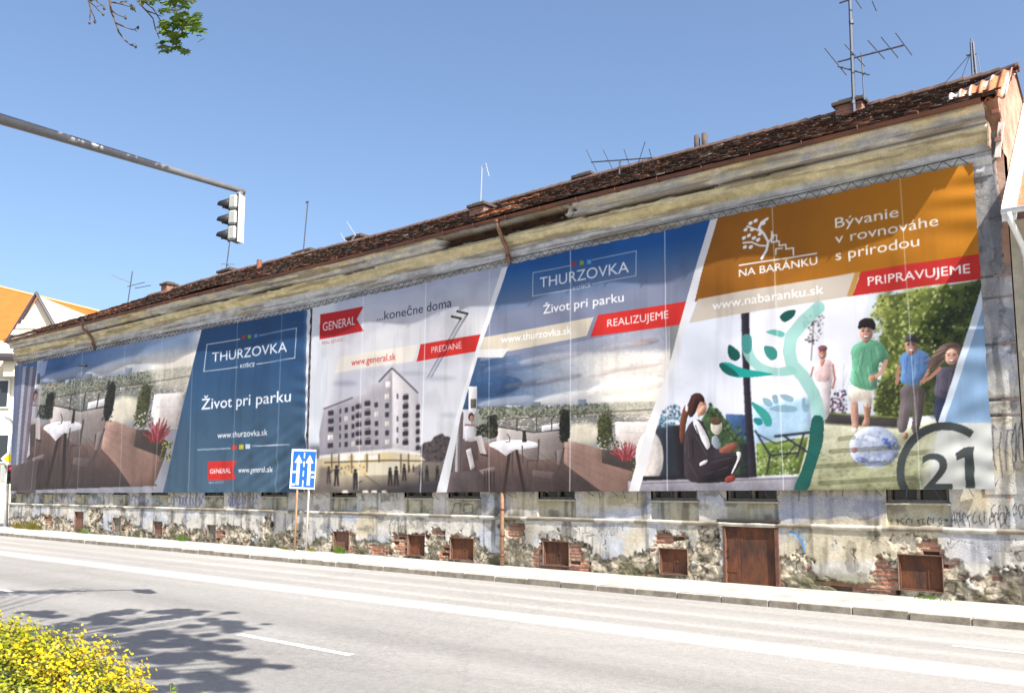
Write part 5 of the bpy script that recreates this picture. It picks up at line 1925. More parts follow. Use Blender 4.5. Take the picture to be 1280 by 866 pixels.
def aerial(name, label, y, parts, base_px, m=M_AER, group='old aerials on the roof'):
    """parts: (part name, radius, [(px, py, dy), ...]) drawn in a plane y behind the wall, dy = depth offset"""
    b = W(*base_px, y)
    root = empty(name, (b.x, y, b.z), label, 'aerial', group)
    for pn, r, lines in parts:
        for ln in lines:
            mb = MB()
            mb.tube([W(q[0], q[1], y + (q[2] if len(q) > 2 else 0)) for q in ln], r, 6)
            mb.build(pn, m, root)
    return root


e8 = lambda L_: [tuple([980 + q[0] / 3.607, q[1] / 3.607] + list(q[2:])) for q in L_]
aerial('tv_aerial', 'tall dark mast carrying a large many-armed yagi aerial, beside the chimney near the right end', 1.6, [
    ('mast', .045, [[(1060.5, -60), (1068.3, 156)]]),
    ('boom', .022, [e8([(243, 280), (540, 205)]), e8([(243, 300), (385, 338)]), e8([(250, 15), (300, -2)])]),
    ('element', .013, [e8([(183, 218, -.25), (282, 340, .25)]), e8([(273, 200, -.25), (365, 300, .25)]), e8([(378, 183, -.25), (453, 267, .25)]), e8([(438, 168, -.25), (515, 262, .25)]),
                       e8([(503, 150, -.25), (577, 250, .25)]), e8([(323, 0, -.1), (350, 40, .1)]), e8([(397, 5, -.1), (417, 52, .1)])]),
    ('stay_pole', .02, [e8([(350, 235), (362, 450)])]),
    ('clamp', .06, [e8([(303, 95), (305, 110)]), e8([(312, 455), (313, 470)])])], (1068, 156))
aerial('lattice_mast', 'short dark lattice mast with guy wires above the corrugated corner tiles', 2.2, [
    ('mast', .03, [e8([(843, 190), (853, 365)]), e8([(852, 190), (869, 360)])]),
    ('rung', .018, [e8([(843 + k * 1.2, 195 + k * 20), (855 + k * 1.9, 205 + k * 20)]) for k in range(8)]),
    ('arm', .02, [e8([(822, 250), (868, 245)])]),
    ('guy_wire', .009, [e8([(835, 250), (700, 405)]), e8([(838, 250), (788, 390)]), e8([(872, 250), (890, 345)])]),
    ('tip', .022, [e8([(845, 175), (846, 192)])])], (1218, 101))
e4 = lambda L_: [tuple([500 + q[0] / 3.556, 160 + q[1] / 3.556] + list(q[2:])) for q in L_]
aerial('tv_aerial', 'low yagi aerial with five slanted rods on a short mast above the middle banner panel', 1.1, [
    ('mast', .025, [e4([(978, 143), (971, 272)])]), ('boom', .02, [e4([(850, 152), (1122, 133)])]),
    ('element', .010, [e4([(828, 97, -.2), (876, 195, .2)]), e4([(903, 98, -.2), (948, 190, .2)]), e4([(995, 95, -.2), (1027, 185, .2)]), e4([(1090, 60, -.2), (1050, 185, .2)]), e4([(1107, 92, -.2), (1127, 165, .2)])])], (773, 236))
aerial('tv_aerial', 'thin hooked mast with a tiny side arm rising from the chimney by the downpipe elbow', 1.4, [
    ('mast', .022, [e4([(365, 168), (357, 365)])]), ('element', .014, [e4([(365, 170), (386, 165)]), e4([(381, 157), (396, 216)])])], (600, 262), M_AERL)
e3 = lambda L_: [tuple([220 + q[0] / 3.937, 180 + q[1] / 3.937] + list(q[2:])) for q in L_]
aerial('whip_aerial', 'bare whip aerial, a single long thin rod left of the middle of the roof', 2.6, [
    ('mast', .028, [e3([(649, 282), (622, 580)])]), ('tip', .035, [e3([(640, 288), (652, 284)])])], (378, 327))
aerial('tv_aerial', 'leaning small aerial with pale crossed rods right of the bare whip', 2.0, [
    ('mast', .035, [e3([(882, 450), (836, 522)])]), ('element', .014, [e3([(840, 382), (884, 450)]), e3([(810, 440), (842, 495)]), e3([(855, 530), (876, 568)])])], (433, 312), M_AERL)
aerial('tv_aerial', 'thin mast with a small cross showing just below the hanging traffic light', 2.6, [
    ('mast', .03, [e3([(266, 470), (237, 695)])]), ('element', .016, [e3([(222, 590, -.3), (286, 592, .3)]), e3([(248, 588), (287, 626)])])], (280, 356))
e2 = lambda L_: [tuple([q[0] / 5.333, 330 + q[1] / 5.333] + list(q[2:])) for q in L_]
aerial('tv_aerial', 'leftmost aerial, thin mast with a wide cross of rods above the far roof end', 2.2, [
    ('mast', .03, [e2([(883, 48), (843, 320)])]), ('element', .018, [e2([(745, 72, -.4), (878, 126, .4)]), e2([(850, 150), (965, 122)]), e2([(898, 162), (1006, 142)])])], (158, 388))

# ------------------------------------------------------------------ neighbour on the right
M_NB = mat('neighbour_render', (.50, .44, .33), .9, noise=.2, scale=4)
M_WHITE = mat('white_paint', (.78, .78, .76), .55, noise=.06, scale=10)
nx0, nx1 = XR + .02, XR + 12
nez = W(1264, 268, -.4).z
best_ = None
for k_ in range(40):                              # roof pitch from the run of its white verge
    for y_ in np.linspace(.5, 5, 60):
        q_ = project(nx0, y_, nez + (y_ + .68) * (.5 + k_ * .05))
        e_ = abs(q_[0] - 1280) + abs(q_[1] - 130)
        if best_ is None or e_ < best_[0]:
            best_ = (e_, .5 + k_ * .05)
NPITCH = min(best_[1], 1.5)
nb = empty('neighbour_house', (XR + 6, 3, PAVE), 'lower house at the right edge with white verge board, red tiles and a pale downpipe', 'house')
MB().box((nx0, .06, PAVE), (nx1, 7.5, nez)).build('wall', M_NB, nb)
mb = MB()
v0, v1 = Vector((nx0, -.68, nez + .02)), Vector((nx0, 4.2, nez + 4.88 * NPITCH))
mb.add([v0 + Vector((.02, 0, 0)), Vector((nx1, v0.y, v0.z)), Vector((nx1, v1.y, v1.z)), v1 + Vector((.02, 0, 0))], [(0, 1, 2, 3)])
q = bpy.data.materials.new('red_roof_tiles')
M_RT = mat('red_neighbour_tiles', (.40, .14, .07), .85, noise=.35, scale=7, stretch=(3, 1, 1), bump=.5, bscale=14)
bpy.data.materials.remove(q)
mb.build('roof', M_RT, nb)
mb = MB()
mb.add([v0 + Vector((.0, -.02, .06)), v0 + Vector((.24, -.02, .06)), v1 + Vector((.24, 0, .06)), v1 + Vector((0, 0, .06)),
        v0 + Vector((.0, -.02, -.22)), v0 + Vector((.24, -.02, -.22)), v1 + Vector((.24, 0, -.22)), v1 + Vector((0, 0, -.22))],
       [(0, 1, 2, 3), (4, 7, 6, 5), (0, 4, 5, 1), (1, 5, 6, 2), (2, 6, 7, 3), (3, 7, 4, 0)])
mb.build('verge_board', M_WHITE, nb)
mb = MB()
mb.tube([(nx0, -.74, nez - .02), (nx1, -.74, nez - .02)], .055, 10)
mb.build('gutter', M_WHITE, nb, smooth=True)
mb = MB()
xx = nx0 + .14
mb.tube([(xx, -.74, nez - .05), (xx, -.72, nez - .2), (xx + .1, -.2, nez - .6), (xx + .12, -.06, nez - .8), (xx + .12, -.06, PAVE)], .055, 10)
mb.build('downpipe', M_WHITE, nb, smooth=True)

# ------------------------------------------------------------------ house with orange roof on the left
M_OR = mat('orange_roof_tiles', (.44, .10, .014), .8, noise=.14, scale=1.2, bump=.35, bscale=5)
M_CREAM = mat('cream_render', (.66, .60, .47), .9, noise=.06, scale=1)
M_DKT = mat('dark_trim', (.06, .05, .06), .6)
D0 = 66.0
orh = empty('corner_house', tuple(at_dist(-60, 640, D0)), 'cream corner house with bright orange roof and pointed gable at the far left', 'house')
orh.location.z = 0


def A(px, py, d=D0):
    return at_dist(px, py, d)


mb = MB()                                         # main roof
mb.add([A(-220, 455, 62), A(150, 470, 62), A(146, 395, 68), A(0, 359, 70), A(-220, 306, 73)], [(0, 1, 2, 3, 4)])
mb.add([A(146, 395, 68), A(150, 470, 62), A(190, 470, 76)], [(0, 1, 2)])
mb.build('roof', M_OR, orh)
mb = MB()
mb.tube([A(-220, 306, 73), A(0, 359, 70), A(146, 395, 68)], .14, 6)
mb.build('ridge', mat('orange_ridge', (.60, .27, .10), .8), orh)
g0, g1, g2 = A(4, 436, 60), A(48, 370, 60), A(86, 436, 60)
mb = MB()
bk = Vector((-math.sin(ALPHA), math.cos(ALPHA), 0)) * 7
b0_, b2_ = A(4, 470, 60), A(86, 470, 60)
mb.add([g0, g1, g2, b2_, b0_, g0 + bk, g1 + bk, g2 + bk], [(0, 1, 2, 3, 4), (0, 5, 6, 1), (1, 6, 7, 2)])
gb = mb.build('gable', [M_CREAM], orh, recalc=False)
mb = MB()
fw = Vector((math.sin(ALPHA), -math.cos(ALPHA), 0)) * .25
mb.tube([g0 + fw + Vector((-.5, 0, -.6)), g1 + fw + Vector((0, 0, .12)), g2 + fw + Vector((.2, 0, -.2))], [.17, .17, .14], 6)
mb.build('bargeboard', M_DKT, gb)
mb = MB()
wr = Vector((math.cos(ALPHA), math.sin(ALPHA), 0))
for (a, h, z) in ((1.35, .35, .1), (1.05, .35, .5), (.7, .3, .85)):
    c_ = A(40, 421, 60) + fw * 1.2 + Vector((0, 0, z))
    q = [c_ - wr * a, c_ + wr * a, c_ + wr * a * .85 + Vector((0, 0, h)), c_ - wr * a * .85 + Vector((0, 0, h))]
    mb.add(q + [p - fw for p in q], [(0, 1, 2, 3), (0, 4, 5, 1), (1, 5, 6, 2), (2, 6, 7, 3), (3, 7, 4, 0)])
mb.build('hood_moulding', mat('grey_moulding', (.42, .38, .33), .9, noise=.2), gb)
mb = MB()
c_ = A(42, 430, 60) + fw
mb.add([c_ - wr * 1.1, c_ + wr * 1.1, c_ + wr * 1.1 + Vector((0, 0, .28)), c_ - wr * 1.3 + Vector((0, 0, .35))], [(0, 1, 2, 3)])
mb.build('dark_recess', M_DKT, gb)
mb = MB()                                         # facade below
p0, p1 = A(-260, 445, 61), A(96, 452, 61)
mb.add([Vector((p0.x, p0.y, 0)), Vector((p1.x, p1.y, 0)), p1, p0], [(0, 1, 2, 3)])
mb.build('wall', M_CREAM, orh)
mb = MB()
e0, e1 = A(-260, 430, 59.6), A(20, 436, 59.6)
mb.tube([e0, e1], .5, 8)
mb.build('eaves', M_WHITE, orh)
mb = MB()
mb.tube([e0 + Vector((0, 0, -.55)), e1 + Vector((0, 0, -.55))], .3, 8)
mb.build('eaves_shadow_gap', M_DKT, orh)  # dark tube in place of the shade under the eaves
mb = MB()
c_ = A(89, 411, 61.5)
mb.add([c_ - wr * .7, c_ + wr * .7, c_ + Vector((0, 0, .9))] + [p + bk * .4 for p in (c_ - wr * .7, c_ + wr * .7, c_ + Vector((0, 0, .9)))], [(0, 1, 2), (0, 3, 5, 2), (1, 2, 5, 4)])
mb.build('dormer', M_CREAM, orh)
for i, pxx in enumerate((2, -40, -85)):
    for pyy in (492, 560):
        c_ = A(pxx, pyy, 60.9)
        mb = MB()
        mb.box((-.55, -.06, -1), (.55, .06, 1), Matrix.Translation(c_) @ Matrix.Rotation(ALPHA, 4, 'Z'))
        w_ = mb.build('window', M_WHITE, orh)
        mb = MB()
        mb.box((-.45, -.09, -.9), (.45, -.065, .9), Matrix.Translation(c_) @ Matrix.Rotation(ALPHA, 4, 'Z'))
        mb.build('pane', M_PANE, w_)

# ------------------------------------------------------------------ lane sign on two posts
M_POSTR = mat('rusty_post', (.42, .20, .10), .6, .1, rgb2=(.55, .34, .20), scale=3)
M_POSTG = mat('galvanised_post', (.62, .58, .52), .5, .3, noise=.1)
M_BLUE = mat('sign_blue', (.015, .10, .42), .35)
M_SW = mat('sign_white', (.80, .81, .84), .4)
M_STEEL = mat('galvanised_steel', (.45, .46, .48), .45, .6, noise=.15, scale=6)
sp = W(376.5, 684, -.32)
zg = PAVE + gz(sp.x)
cb_ = W(381, 611, -.32).z
SH = W(382, 561.5, -.32).z - cb_
SWD = SH * .70
sg = empty('lane_sign', (sp.x, -.32, zg), 'blue and white lane arrow sign on two thin posts, leaning slightly against the wall', 'road sign', rz=R(30))
Ms = Matrix.Translation((sp.x, -.32, cb_)) @ Matrix.Rotation(R(30), 4, 'Z') @ Matrix.Rotation(R(2.2), 4, 'Y')
w2 = SWD / 2


def flat(mb, pts, y0, y1, M):
    """outline in the sign's own x/z plane, given a little thickness"""
    n = len(pts)
    vs = [M @ Vector((x, y0, z)) for x, z in pts] + [M @ Vector((x, y1, z)) for x, z in pts]
    mb.add(vs, [tuple(range(n)), tuple(range(2 * n - 1, n - 1, -1))] + [(i, n + i, n + (i + 1) % n, (i + 1) % n) for i in range(n)])


mb = MB()
mb.box((-w2, -.03, 0), (w2, .0, SH), Ms)
pn = mb.build('plate', M_SW, sg, bevel=.006)
mb = MB()
e = .045 * SH
mb.box((-w2 + e, -.034, e), (w2 - e, -.031, SH - e), Ms)
mb.build('blue_field', M_BLUE, pn)
for xc in (-.21 * SWD, .21 * SWD):
    h0, h1, h2 = .10 * SH, .66 * SH, .86 * SH
    a, b = .055 * SWD, .15 * SWD
    mb = MB()
    flat(mb, [(xc - a, h0), (xc + a, h0), (xc + a, h1), (xc + b, h1), (xc, h2), (xc - b, h1), (xc - a, h1)], -.0385, -.0355, Ms)
    mb.build('arrow', M_SW, pn)
for x0_, x1_, z0_, z1_ in ((-.018, .018, .06, .22), (-.018, .018, .32, .46), (-.018, .018, .56, .70), (-.018, .018, .78, .92), (-.42, -.29, .40, .45), (.29, .42, .40, .45),
                           (-.42, -.31, .08, .13), (.31, .42, .29, .33)):
    MB().box((x0_ * SWD, -.038, z0_ * SH), (x1_ * SWD, -.0355, z1_ * SH), Ms).build('lane_mark', M_SW, pn)
for k, (xo, m) in enumerate(((-.22, M_POSTR), (.22, M_POSTG))):
    top_ = Ms @ Vector((xo * SWD, .03, SH * .95))
    bot = Ms @ Vector((xo * SWD, .03, 0))
    foot = Vector((bot.x + (bot.x - top_.x) / (SH * .95) * (bot.z - zg) * 1.0, bot.y, zg - .05))
    mb = MB()
    mb.tube([foot, bot, top_], .035, 8)
    o = mb.build('post', m, sg, smooth=True)
    o['label'] = ('rusty post', 'pale galvanised post')[k]

# ------------------------------------------------------------------ traffic light on a long arm
M_ARM = mat('painted_steel_arm', (.16, .16, .17), .4, .2, noise=.1, scale=9)
M_TLG = mat('signal_housing', (.30, .31, .30), .5, noise=.08)
M_TLBACK = mat('dull_white_board', (.45, .45, .44), .6, noise=.1)
M_VISOR = mat('black_visor', (.025, .025, .03), .5)
M_LENSW = mat('pale_dome', (.62, .64, .63), .35)
AD = 14.6                                         # metres ahead of the camera
hp = at_dist(300, 240, AD)
lp = at_dist(-190, 92, AD - 2.2)
tl = empty('traffic_light', (lp.x, lp.y, PAVE), 'three-lamp traffic light hanging from the tip of a long pale arm over the road', 'traffic light')
mb = MB()
tip = at_dist(307, 240.5, AD)
armdir = (tip - lp).normalized()
mb.tube([lp, lp * .5 + tip * .5, tip], [.115, .078, .045], 12)
mb.build('arm', M_ARM, tl, smooth=True)
mb = MB()
mb.tube([(lp.x, lp.y, 0), (lp.x, lp.y, lp.z + .5)], [.14, .11], 14)
mb.build('mast', M_ARM, tl, smooth=True)
hh = (at_dist(290, 245, AD).z - at_dist(290, 303, AD).z)
ph = at_dist(297, 245, AD)
fdir = Vector((-.93, -.36, 0)).normalized()        # the lamps look along the street
MT = Matrix.Translation((ph.x, ph.y, ph.z - hh)) @ Matrix.Rotation(math.atan2(fdir.y, fdir.x), 4, 'Z')
mb = MB()
bk_w = .085
mb.box((-.10, -bk_w, -.02), (-.075, bk_w, hh + .02), MT)
bd = mb.build('backboard', M_TLBACK, tl, bevel=.01)
mb = MB()
u3 = hh / 3
for k in range(3):
    mb.box((-.072, -.14, k * u3 + .012), (.09, .14, (k + 1) * u3 - .012), MT)
mb.build('housing', M_TLG, tl, bevel=.03)
MB().box((-.074, -.10, .004), (.05, .10, hh - .004), MT).build('inner_case', M_VISOR, tl)
for k in range(3):
    zc = (k + .5) * u3
    mb = MB()                                      # domed lens rim
    rings, n = 5, 16
    vs_, fs_ = [], []
    for i in range(rings + 1):
        ph_ = i / rings * math.pi / 2
        for j in range(n):
            t = 2 * math.pi * j / n
            vs_.append(MT @ Vector((.07 + .075 * math.sin(ph_), .105 * math.cos(ph_) * math.cos(t), zc + .105 * math.cos(ph_) * math.sin(t))))
    for i in range(rings):
        for j in range(n):
            fs_.append((i * n + j, i * n + (j + 1) % n, (i + 1) * n + (j + 1) % n, (i + 1) * n + j))
    mb.add(vs_, fs_)
    mb.build('lamp', M_LENSW, tl, smooth=True)
    mb = MB()                                      # tunnel visor, open below
    vs_, fs_ = [], []
    n = 14
    for i, (xx, rr_, dz_) in enumerate(((.07, .118, 0), (.33, .105, -.03))):
        for j in range(n):
            t = R(-35) + R(250) * j / (n - 1)
            vs_.append(MT @ Vector((xx - (.10 if i and (j < 2 or j > n - 3) else 0), rr_ * math.cos(t), zc + dz_ + rr_ * math.sin(t))))
    for j in range(n - 1):
        fs_.append((j, j + 1, n + j + 1, n + j))
    mb.add(vs_, fs_)
    v = mb.build('visor', M_VISOR, tl, smooth=True)
    md = v.modifiers.new('thick', 'SOLIDIFY')
    md.thickness = .008
mb = MB()
mb.tube([MT @ Vector((-.06, 0, hh - .02)), MT @ Vector((-.06, 0, hh + .07))], .03, 8)
mb.box((-.11, -.06, hh + .02), (-.02, .06, hh + .05), MT)
mb.build('hanger', M_STEEL, tl)

# ------------------------------------------------------------------ signal post at the far left corner
M_POLEW = mat('white_pole', (.80, .79, .76), .45)
M_YEL = mat('sign_yellow', (.80, .58, .01), .4)
pb = on_ground(10, 657, .3)
fx = empty('signal_post', (pb.x, pb.y, .28), 'white curved signal post with a yellow diamond sign at the far left corner', 'signal post')
dpt = -(pb.x - CAM[0]) * math.sin(ALPHA) + (pb.y - CAM[1]) * math.cos(ALPHA)
B_ = lambda px, py, dd=0.0: at_dist(px, py, dpt + dd)
mb = MB()
mb.tube([B_(7, 659), B_(9, 600), B_(14.5, 560), B_(17.5, 540), B_(17, 530), B_(12, 524), B_(4, 521), B_(-20, 518)], [.11, .10, .09, .085, .08, .08, .075, .07], 10)
mb.build('pole', M_POLEW, fx, smooth=True)
c_ = B_(11.5, 573, -.25)
Md = Matrix.Translation(c_) @ Matrix.Rotation(ALPHA + R(8), 4, 'Z')
for nm, h_, y_, m in (('sign_plate', .42, 0, M_SW), ('yellow_field', .27, -.03, M_YEL)):
    mb = MB()
    flat(mb, [(-h_, 0), (0, -h_), (h_, 0), (0, h_)], y_ - .012, y_ + .012, Md)
    mb.build(nm, m, fx if nm == 'sign_plate' else bpy.data.objects['sign_plate'])
c_ = B_(13.5, 593, -.3)
Mh = Matrix.Translation(c_) @ Matrix.Rotation(ALPHA + R(25), 4, 'Z')
mb = MB()
mb.box((-.17, -.1, -.48), (.17, .12, .48), Mh)
hs = mb.build('signal_head', mat('black_housing', (.03, .03, .032), .5), fx, bevel=.03)
for k, m in enumerate((mat('dark_green_lens', (.01, .04, .03), .3), mat('dark_amber_lens', (.06, .035, .01), .3), mat('red_lamp', (.25, .01, .015), .3, emit=(.9, .03, .05, .55)))):
    mb = MB()
    zc = -.31 + k * .31
    mb.tube([Mh @ Vector((0, -.11, zc)), Mh @ Vector((0, -.135, zc))], .115, 14)
    mb.build('lamp', m, hs)
    mb = MB()
    mb.tube([Mh @ Vector((0, -.10, zc + .02)), Mh @ Vector((0, -.26, zc + .06))], [.125, .115], 12, cap=False)
    mb.build('visor', M_VISOR, hs)
mb = MB()
mb.box((-.22, -.05, .52), (.22, .05, .66), Mh)
mb.build('small_plate', M_SW, fx)
mb = MB()
Mg = Matrix.Translation(B_(3.5, 592, -.1)) @ Matrix.Rotation(ALPHA + R(60), 4, 'Z')
mb.box((-.16, -.1, -.45), (.16, .1, .45), Mg)
mb.build('side_signal_head', M_TLG, fx, bevel=.03)

# ------------------------------------------------------------------ plants
M_LEAF = mat('maple_leaf', attr=True, rough=.5, trans=.35)
M_BARK = mat('tree_bark', (.11, .085, .065), .95, noise=.35, scale=9, bump=.6, bscale=20)
MAPLE = [(0, -.5), (.05, -.22), (.30, -.30), (.26, -.12), (.50, .02), (.32, .10), (.36, .26), (.17, .20), (.12, .36), (0, .55),
         (-.12, .36), (-.17, .20), (-.36, .26), (-.32, .10), (-.50, .02), (-.26, -.12), (-.30, -.30), (-.05, -.22)]
DOT = [(0, -.5), (.28, -.1), (.2, .3), (0, .5), (-.2, .3), (-.28, -.1)]


class Leaves:
    def __init__(s, outline):
        s.o = np.array(outline)
        s.o = np.c_[s.o, np.zeros(len(s.o))]
        s.v, s.c = [], []

    def add(s, pos, n, size, col, spin=None, droop=0.0):
        n = Vector(n).normalized()
        a = n.orthogonal().normalized()
        b = n.cross(a)
        t = random.uniform(0, 6.283) if spin is None else spin
        e1 = a * math.cos(t) + b * math.sin(t)
        e2 = n.cross(e1)
        E = np.array([e1, e2, n])
        q = s.o.copy()
        q[:, 2] = -droop * (q[:, 0] ** 2 + .5 * q[:, 1] ** 2)
        s.v.append(q * size @ E + np.array(pos))
        s.c.append(col)

    def build(s, name, m, parent=None):
        k, n = len(s.o), len(s.v)
        me = bpy.data.meshes.new(name)
        me.vertices.add(k * n)
        me.vertices.foreach_set('co', np.concatenate(s.v).reshape(-1).astype(np.float32))
        me.loops.add(k * n)
        me.loops.foreach_set('vertex_index', np.arange(k * n, dtype=np.int32))
        me.polygons.add(n)
        me.polygons.foreach_set('loop_start', (np.arange(n) * k).astype(np.int32))
        me.polygons.foreach_set('loop_total', np.full(n, k, np.int32))
        me.update(calc_edges=True)
        set_colours(me, np.repeat(np.array(s.c), k, 0))
        return link(name, me, m, parent)


# maple beside the road: only low twigs hang into view, the crown throws the shadow
SUNV = np.array(SUN_TRAVEL)


def lift(px, py, h):
    """point at height h whose shadow falls on the road where (px, py) shows it"""
    g = np.array(on_ground(px, py))
    return Vector(g - SUNV * (h / -SUNV[2]))


tr0 = at_dist(-760, 640, 3.7)
tree = empty('maple_tree', (tr0.x, tr0.y, .1), 'maple beside the road whose dark twigs and green leaves hang in at the top left', 'tree')
lv = Leaves(MAPLE)
bm_ = MB()
fork = Vector((tr0.x, tr0.y, 6.9))
bm_.tube([(tr0.x, tr0.y, -.1), (tr0.x + .05, tr0.y, 1.0), (tr0.x + .1, tr0.y + .1, 3.2), fork], [.30, .23, .20, .17], 12)
bm_.build('trunk', M_BARK, tree, smooth=True)
blobs = []                                        # shadow clumps read off the road
r_ = random.Random(5)
BL_ = [(30, 768, 8, 1.1), (70, 773, 10, .9), (110, 776, 12, .9), (150, 769, 14, .8), (180, 777, 14, .9), (215, 773, 10, .8), (250, 767, 8, .6), (285, 768, 7, .5), (145, 790, 14, 1),
       (195, 793, 16, 1), (240, 785, 12, .8), (290, 786, 14, .8), (312, 788, 8, .5), (205, 808, 16, 1), (250, 806, 16, 1), (285, 803, 10, .6), (185, 826, 14, .9), (230, 822, 20, 1.1),
       (270, 824, 14, .8), (310, 828, 12, .7), (200, 846, 18, 1.1), (250, 846, 20, 1.1), (292, 842, 10, .6), (352, 835, 9, .6), (338, 834, 6, .4), (190, 864, 20, 1), (235, 862, 20, 1),
       (280, 862, 16, .8), (300, 864, 8, .5), (332, 782, 3, .25), (120, 800, 14, .9), (60, 800, 20, 1.2), (20, 790, 14, 1.2), (130, 840, 30, 1.4), (60, 840, 40, 1.6), (230, 885, 24, 1.2), (160, 890, 40, 1.4), (290, 768, 5, .3), (160, 782, 8, .5), (222, 797, 10, .6)]
SHP = [(0, 762), (60, 768), (110, 768), (180, 765), (270, 764), (300, 784), (285, 800), (290, 815), (325, 828), (305, 845), (300, 866), (170, 900), (0, 900)]
for k in range(400):
    x, y = r_.uniform(0, 330), r_.uniform(762, 900)
    m = False
    for (xa, ya), (xb, yb) in zip(SHP, SHP[1:] + SHP[:1]):
        if (ya > y) != (yb > y) and x < xa + (y - ya) * (xb - xa) / (yb - ya):
            m = not m
    if m and len(BL_) < 150 and float(fbm(x / 45, y / 14, 401, 2)) > .44:
        BL_.append((x, y, r_.uniform(8, 17), .6))
ends = []
for (px, py, spx, w) in BL_:
    h = r_.uniform(8.0, 9.4) if px < 240 else r_.uniform(10.2, 11.0)
    c_ = lift(px, py, h)
    while h < 14:                                  # the crown itself stays above the view
        ix, iy = project(*c_)
        if iy < -34 or ix < -40:
            break
        h += .25
        c_ = lift(px, py, h)
    ends.append(c_)
    d = (c_ - Vector(CAM)).length
    rad = spx / FOC * (np.array(on_ground(px, py)) - CAM).dot(np.array([-math.sin(ALPHA), math.cos(ALPHA), 0])) * .95
    for k in range(int(105 * w)):
        u_ = Vector((r_.gauss(0, 1), r_.gauss(0, 1), r_.gauss(0, .5)))
        u_ = u_.normalized() * (r_.random() ** .45) * rad * 1.15
        n_ = Vector((r_.gauss(0, .5), r_.gauss(0, .5), 1))
        g_ = r_.random()
        lv.add(c_ + u_, n_, r_.uniform(.13, .21), (.05 + .05 * g_, .11 + .07 * g_, .015 + .01 * g_), droop=.4)
for t in (.30, .33, .36, .40, .43, .46, .52, .55, .60, .66, .68, .73):       # leaves that dapple the signal arm
    a_ = lp * (1 - t) + tip * t
    c_ = a_ - Vector(SUNV) * r_.uniform(2.4, 3.2)
    ends.append(c_)
    for k in range(70 if t < .5 else 34):
        u_ = Vector((r_.gauss(0, .2), r_.gauss(0, .2), r_.gauss(0, .12)))
        lv.add(c_ + u_, (r_.gauss(0, .5), r_.gauss(0, .5), 1), r_.uniform(.13, .2), (.07, .14, .02), droop=.4)
tw = MB()
for i, c_ in enumerate(ends):                     # limbs run from the fork to the clumps
    mid = fork * .45 + c_ * .55 + Vector((r_.uniform(-.3, .3), r_.uniform(-.3, .3), r_.uniform(.5, 1.1)))
    tw.tube([fork + Vector((0, 0, .0)), fork * .75 + mid * .25 + Vector((0, 0, .5)), mid, c_], [.09 if i % 6 == 0 else .045, .05, .028, .010], 5)
# hanging twigs in view; picture positions at their own distance
ET = 9.2


def twig(pts, r0=.012, d=ET):
    n = len(pts)
    tw.tube([at_dist(x, y, d + .15 * k / n) for k, (x, y) in enumerate(pts)], [r0 * (1 - .65 * k / max(n - 1, 1)) for k in range(n)], 5)


q = lambda L_: [(a / 3.609, b / 3.609) for a, b in L_]
twig(q([(486, -260), (492, -60), (494, 5), (500, 50), (520, 100), (535, 145), (560, 180), (590, 205), (612, 212)]), .016)
twig(q([(520, 105), (560, 122), (600, 136), (622, 126)]), .010)
twig(q([(590, 205), (606, 198)]), .009)
twig(q([(610, 136), (618, 144)]), .007)
twig(q([(498, 40), (520, 62), (555, 78), (566, 70)]), .010)
twig(q([(500, 10), (540, 18), (580, 30), (604, 36)]), .010)
twig(q([(545, 20), (560, 8), (575, 14)]), .007)
twig(q([(390, -120), (398, 0), (408, 40), (404, 100)]), .012)
twig(q([(404, 10), (430, 30), (445, 50), (465, 62)]), .009)
twig(q([(410, 45), (426, 80), (428, 100)]), .008)
twig(q([(425, -20), (440, 12), (472, 28)]), .009)
twig(q([(440, 30), (452, 22), (474, 40)]), .007)
twig(q([(600, -200), (620, -40), (632, 20), (660, 50), (690, 85), (700, 130), (720, 178)]), .014)
twig(q([(660, 50), (690, 60), (730, 76)]), .010)
twig(q([(640, 0), (690, 40), (740, 120), (760, 170)]), .010)
twig(q([(740, -160), (760, -20), (790, 40), (820, 90), (870, 120), (900, 150)]), .014)
twig(q([(840, -30), (850, 4), (868, 12)]), .008)
for hx in q([(622, 126), (612, 212), (604, 36), (404, 104), (470, 40), (566, 82), (465, 66), (428, 100), (866, 12)]):      # buds
    p = at_dist(*hx, ET + .1)
    tw.tube([p - Vector((0, 0, .02)), p, p + Vector((.01, 0, .02))], [.006, .018, .004], 5)
tw.build('limb', M_BARK, tree)
bush = []
for (px, py, s) in ((205, 6, 1), (213, 14, 1.2), (222, 10, 1), (228, 22, 1.2), (236, 20, 1.1), (243, 26, 1.1), (248, 32, .9), (250, 40, .9), (240, 38, 1.1), (232, 34, 1.1), (224, 32, 1.1),
                    (216, 26, 1.1), (206, 30, 1), (200, 30, .8), (210, 42, 1.1), (203, 54, 1.1), (209, 60, .9), (216, 54, 1.1), (224, 56, 1), (228, 64, .9), (220, 46, 1.1), (230, 46, 1.1), (198, 12, .9),
                    (190, 2, .9), (206, -4, 1.1), (220, -4, 1.1), (180, -3, .8), (231, 12, .9), (252, 48, .7), (212, 36, 1), (200, 60, .8), (235, 28, 1.1), (245, 20, .8)):
    for k in range(3):
        p = at_dist(px + r_.uniform(-5, 5), py + r_.uniform(-4, 4), ET + r_.uniform(-.35, .35))
        g_ = r_.random()
        lv.add(p, (r_.gauss(0, .4) + .2, r_.gauss(0, .4) - .5, .9), r_.uniform(.12, .19) * s, (.06 + .06 * g_, .12 + .07 * g_, .015), spin=None, droop=.5)
lv.build('foliage', M_LEAF, tree)

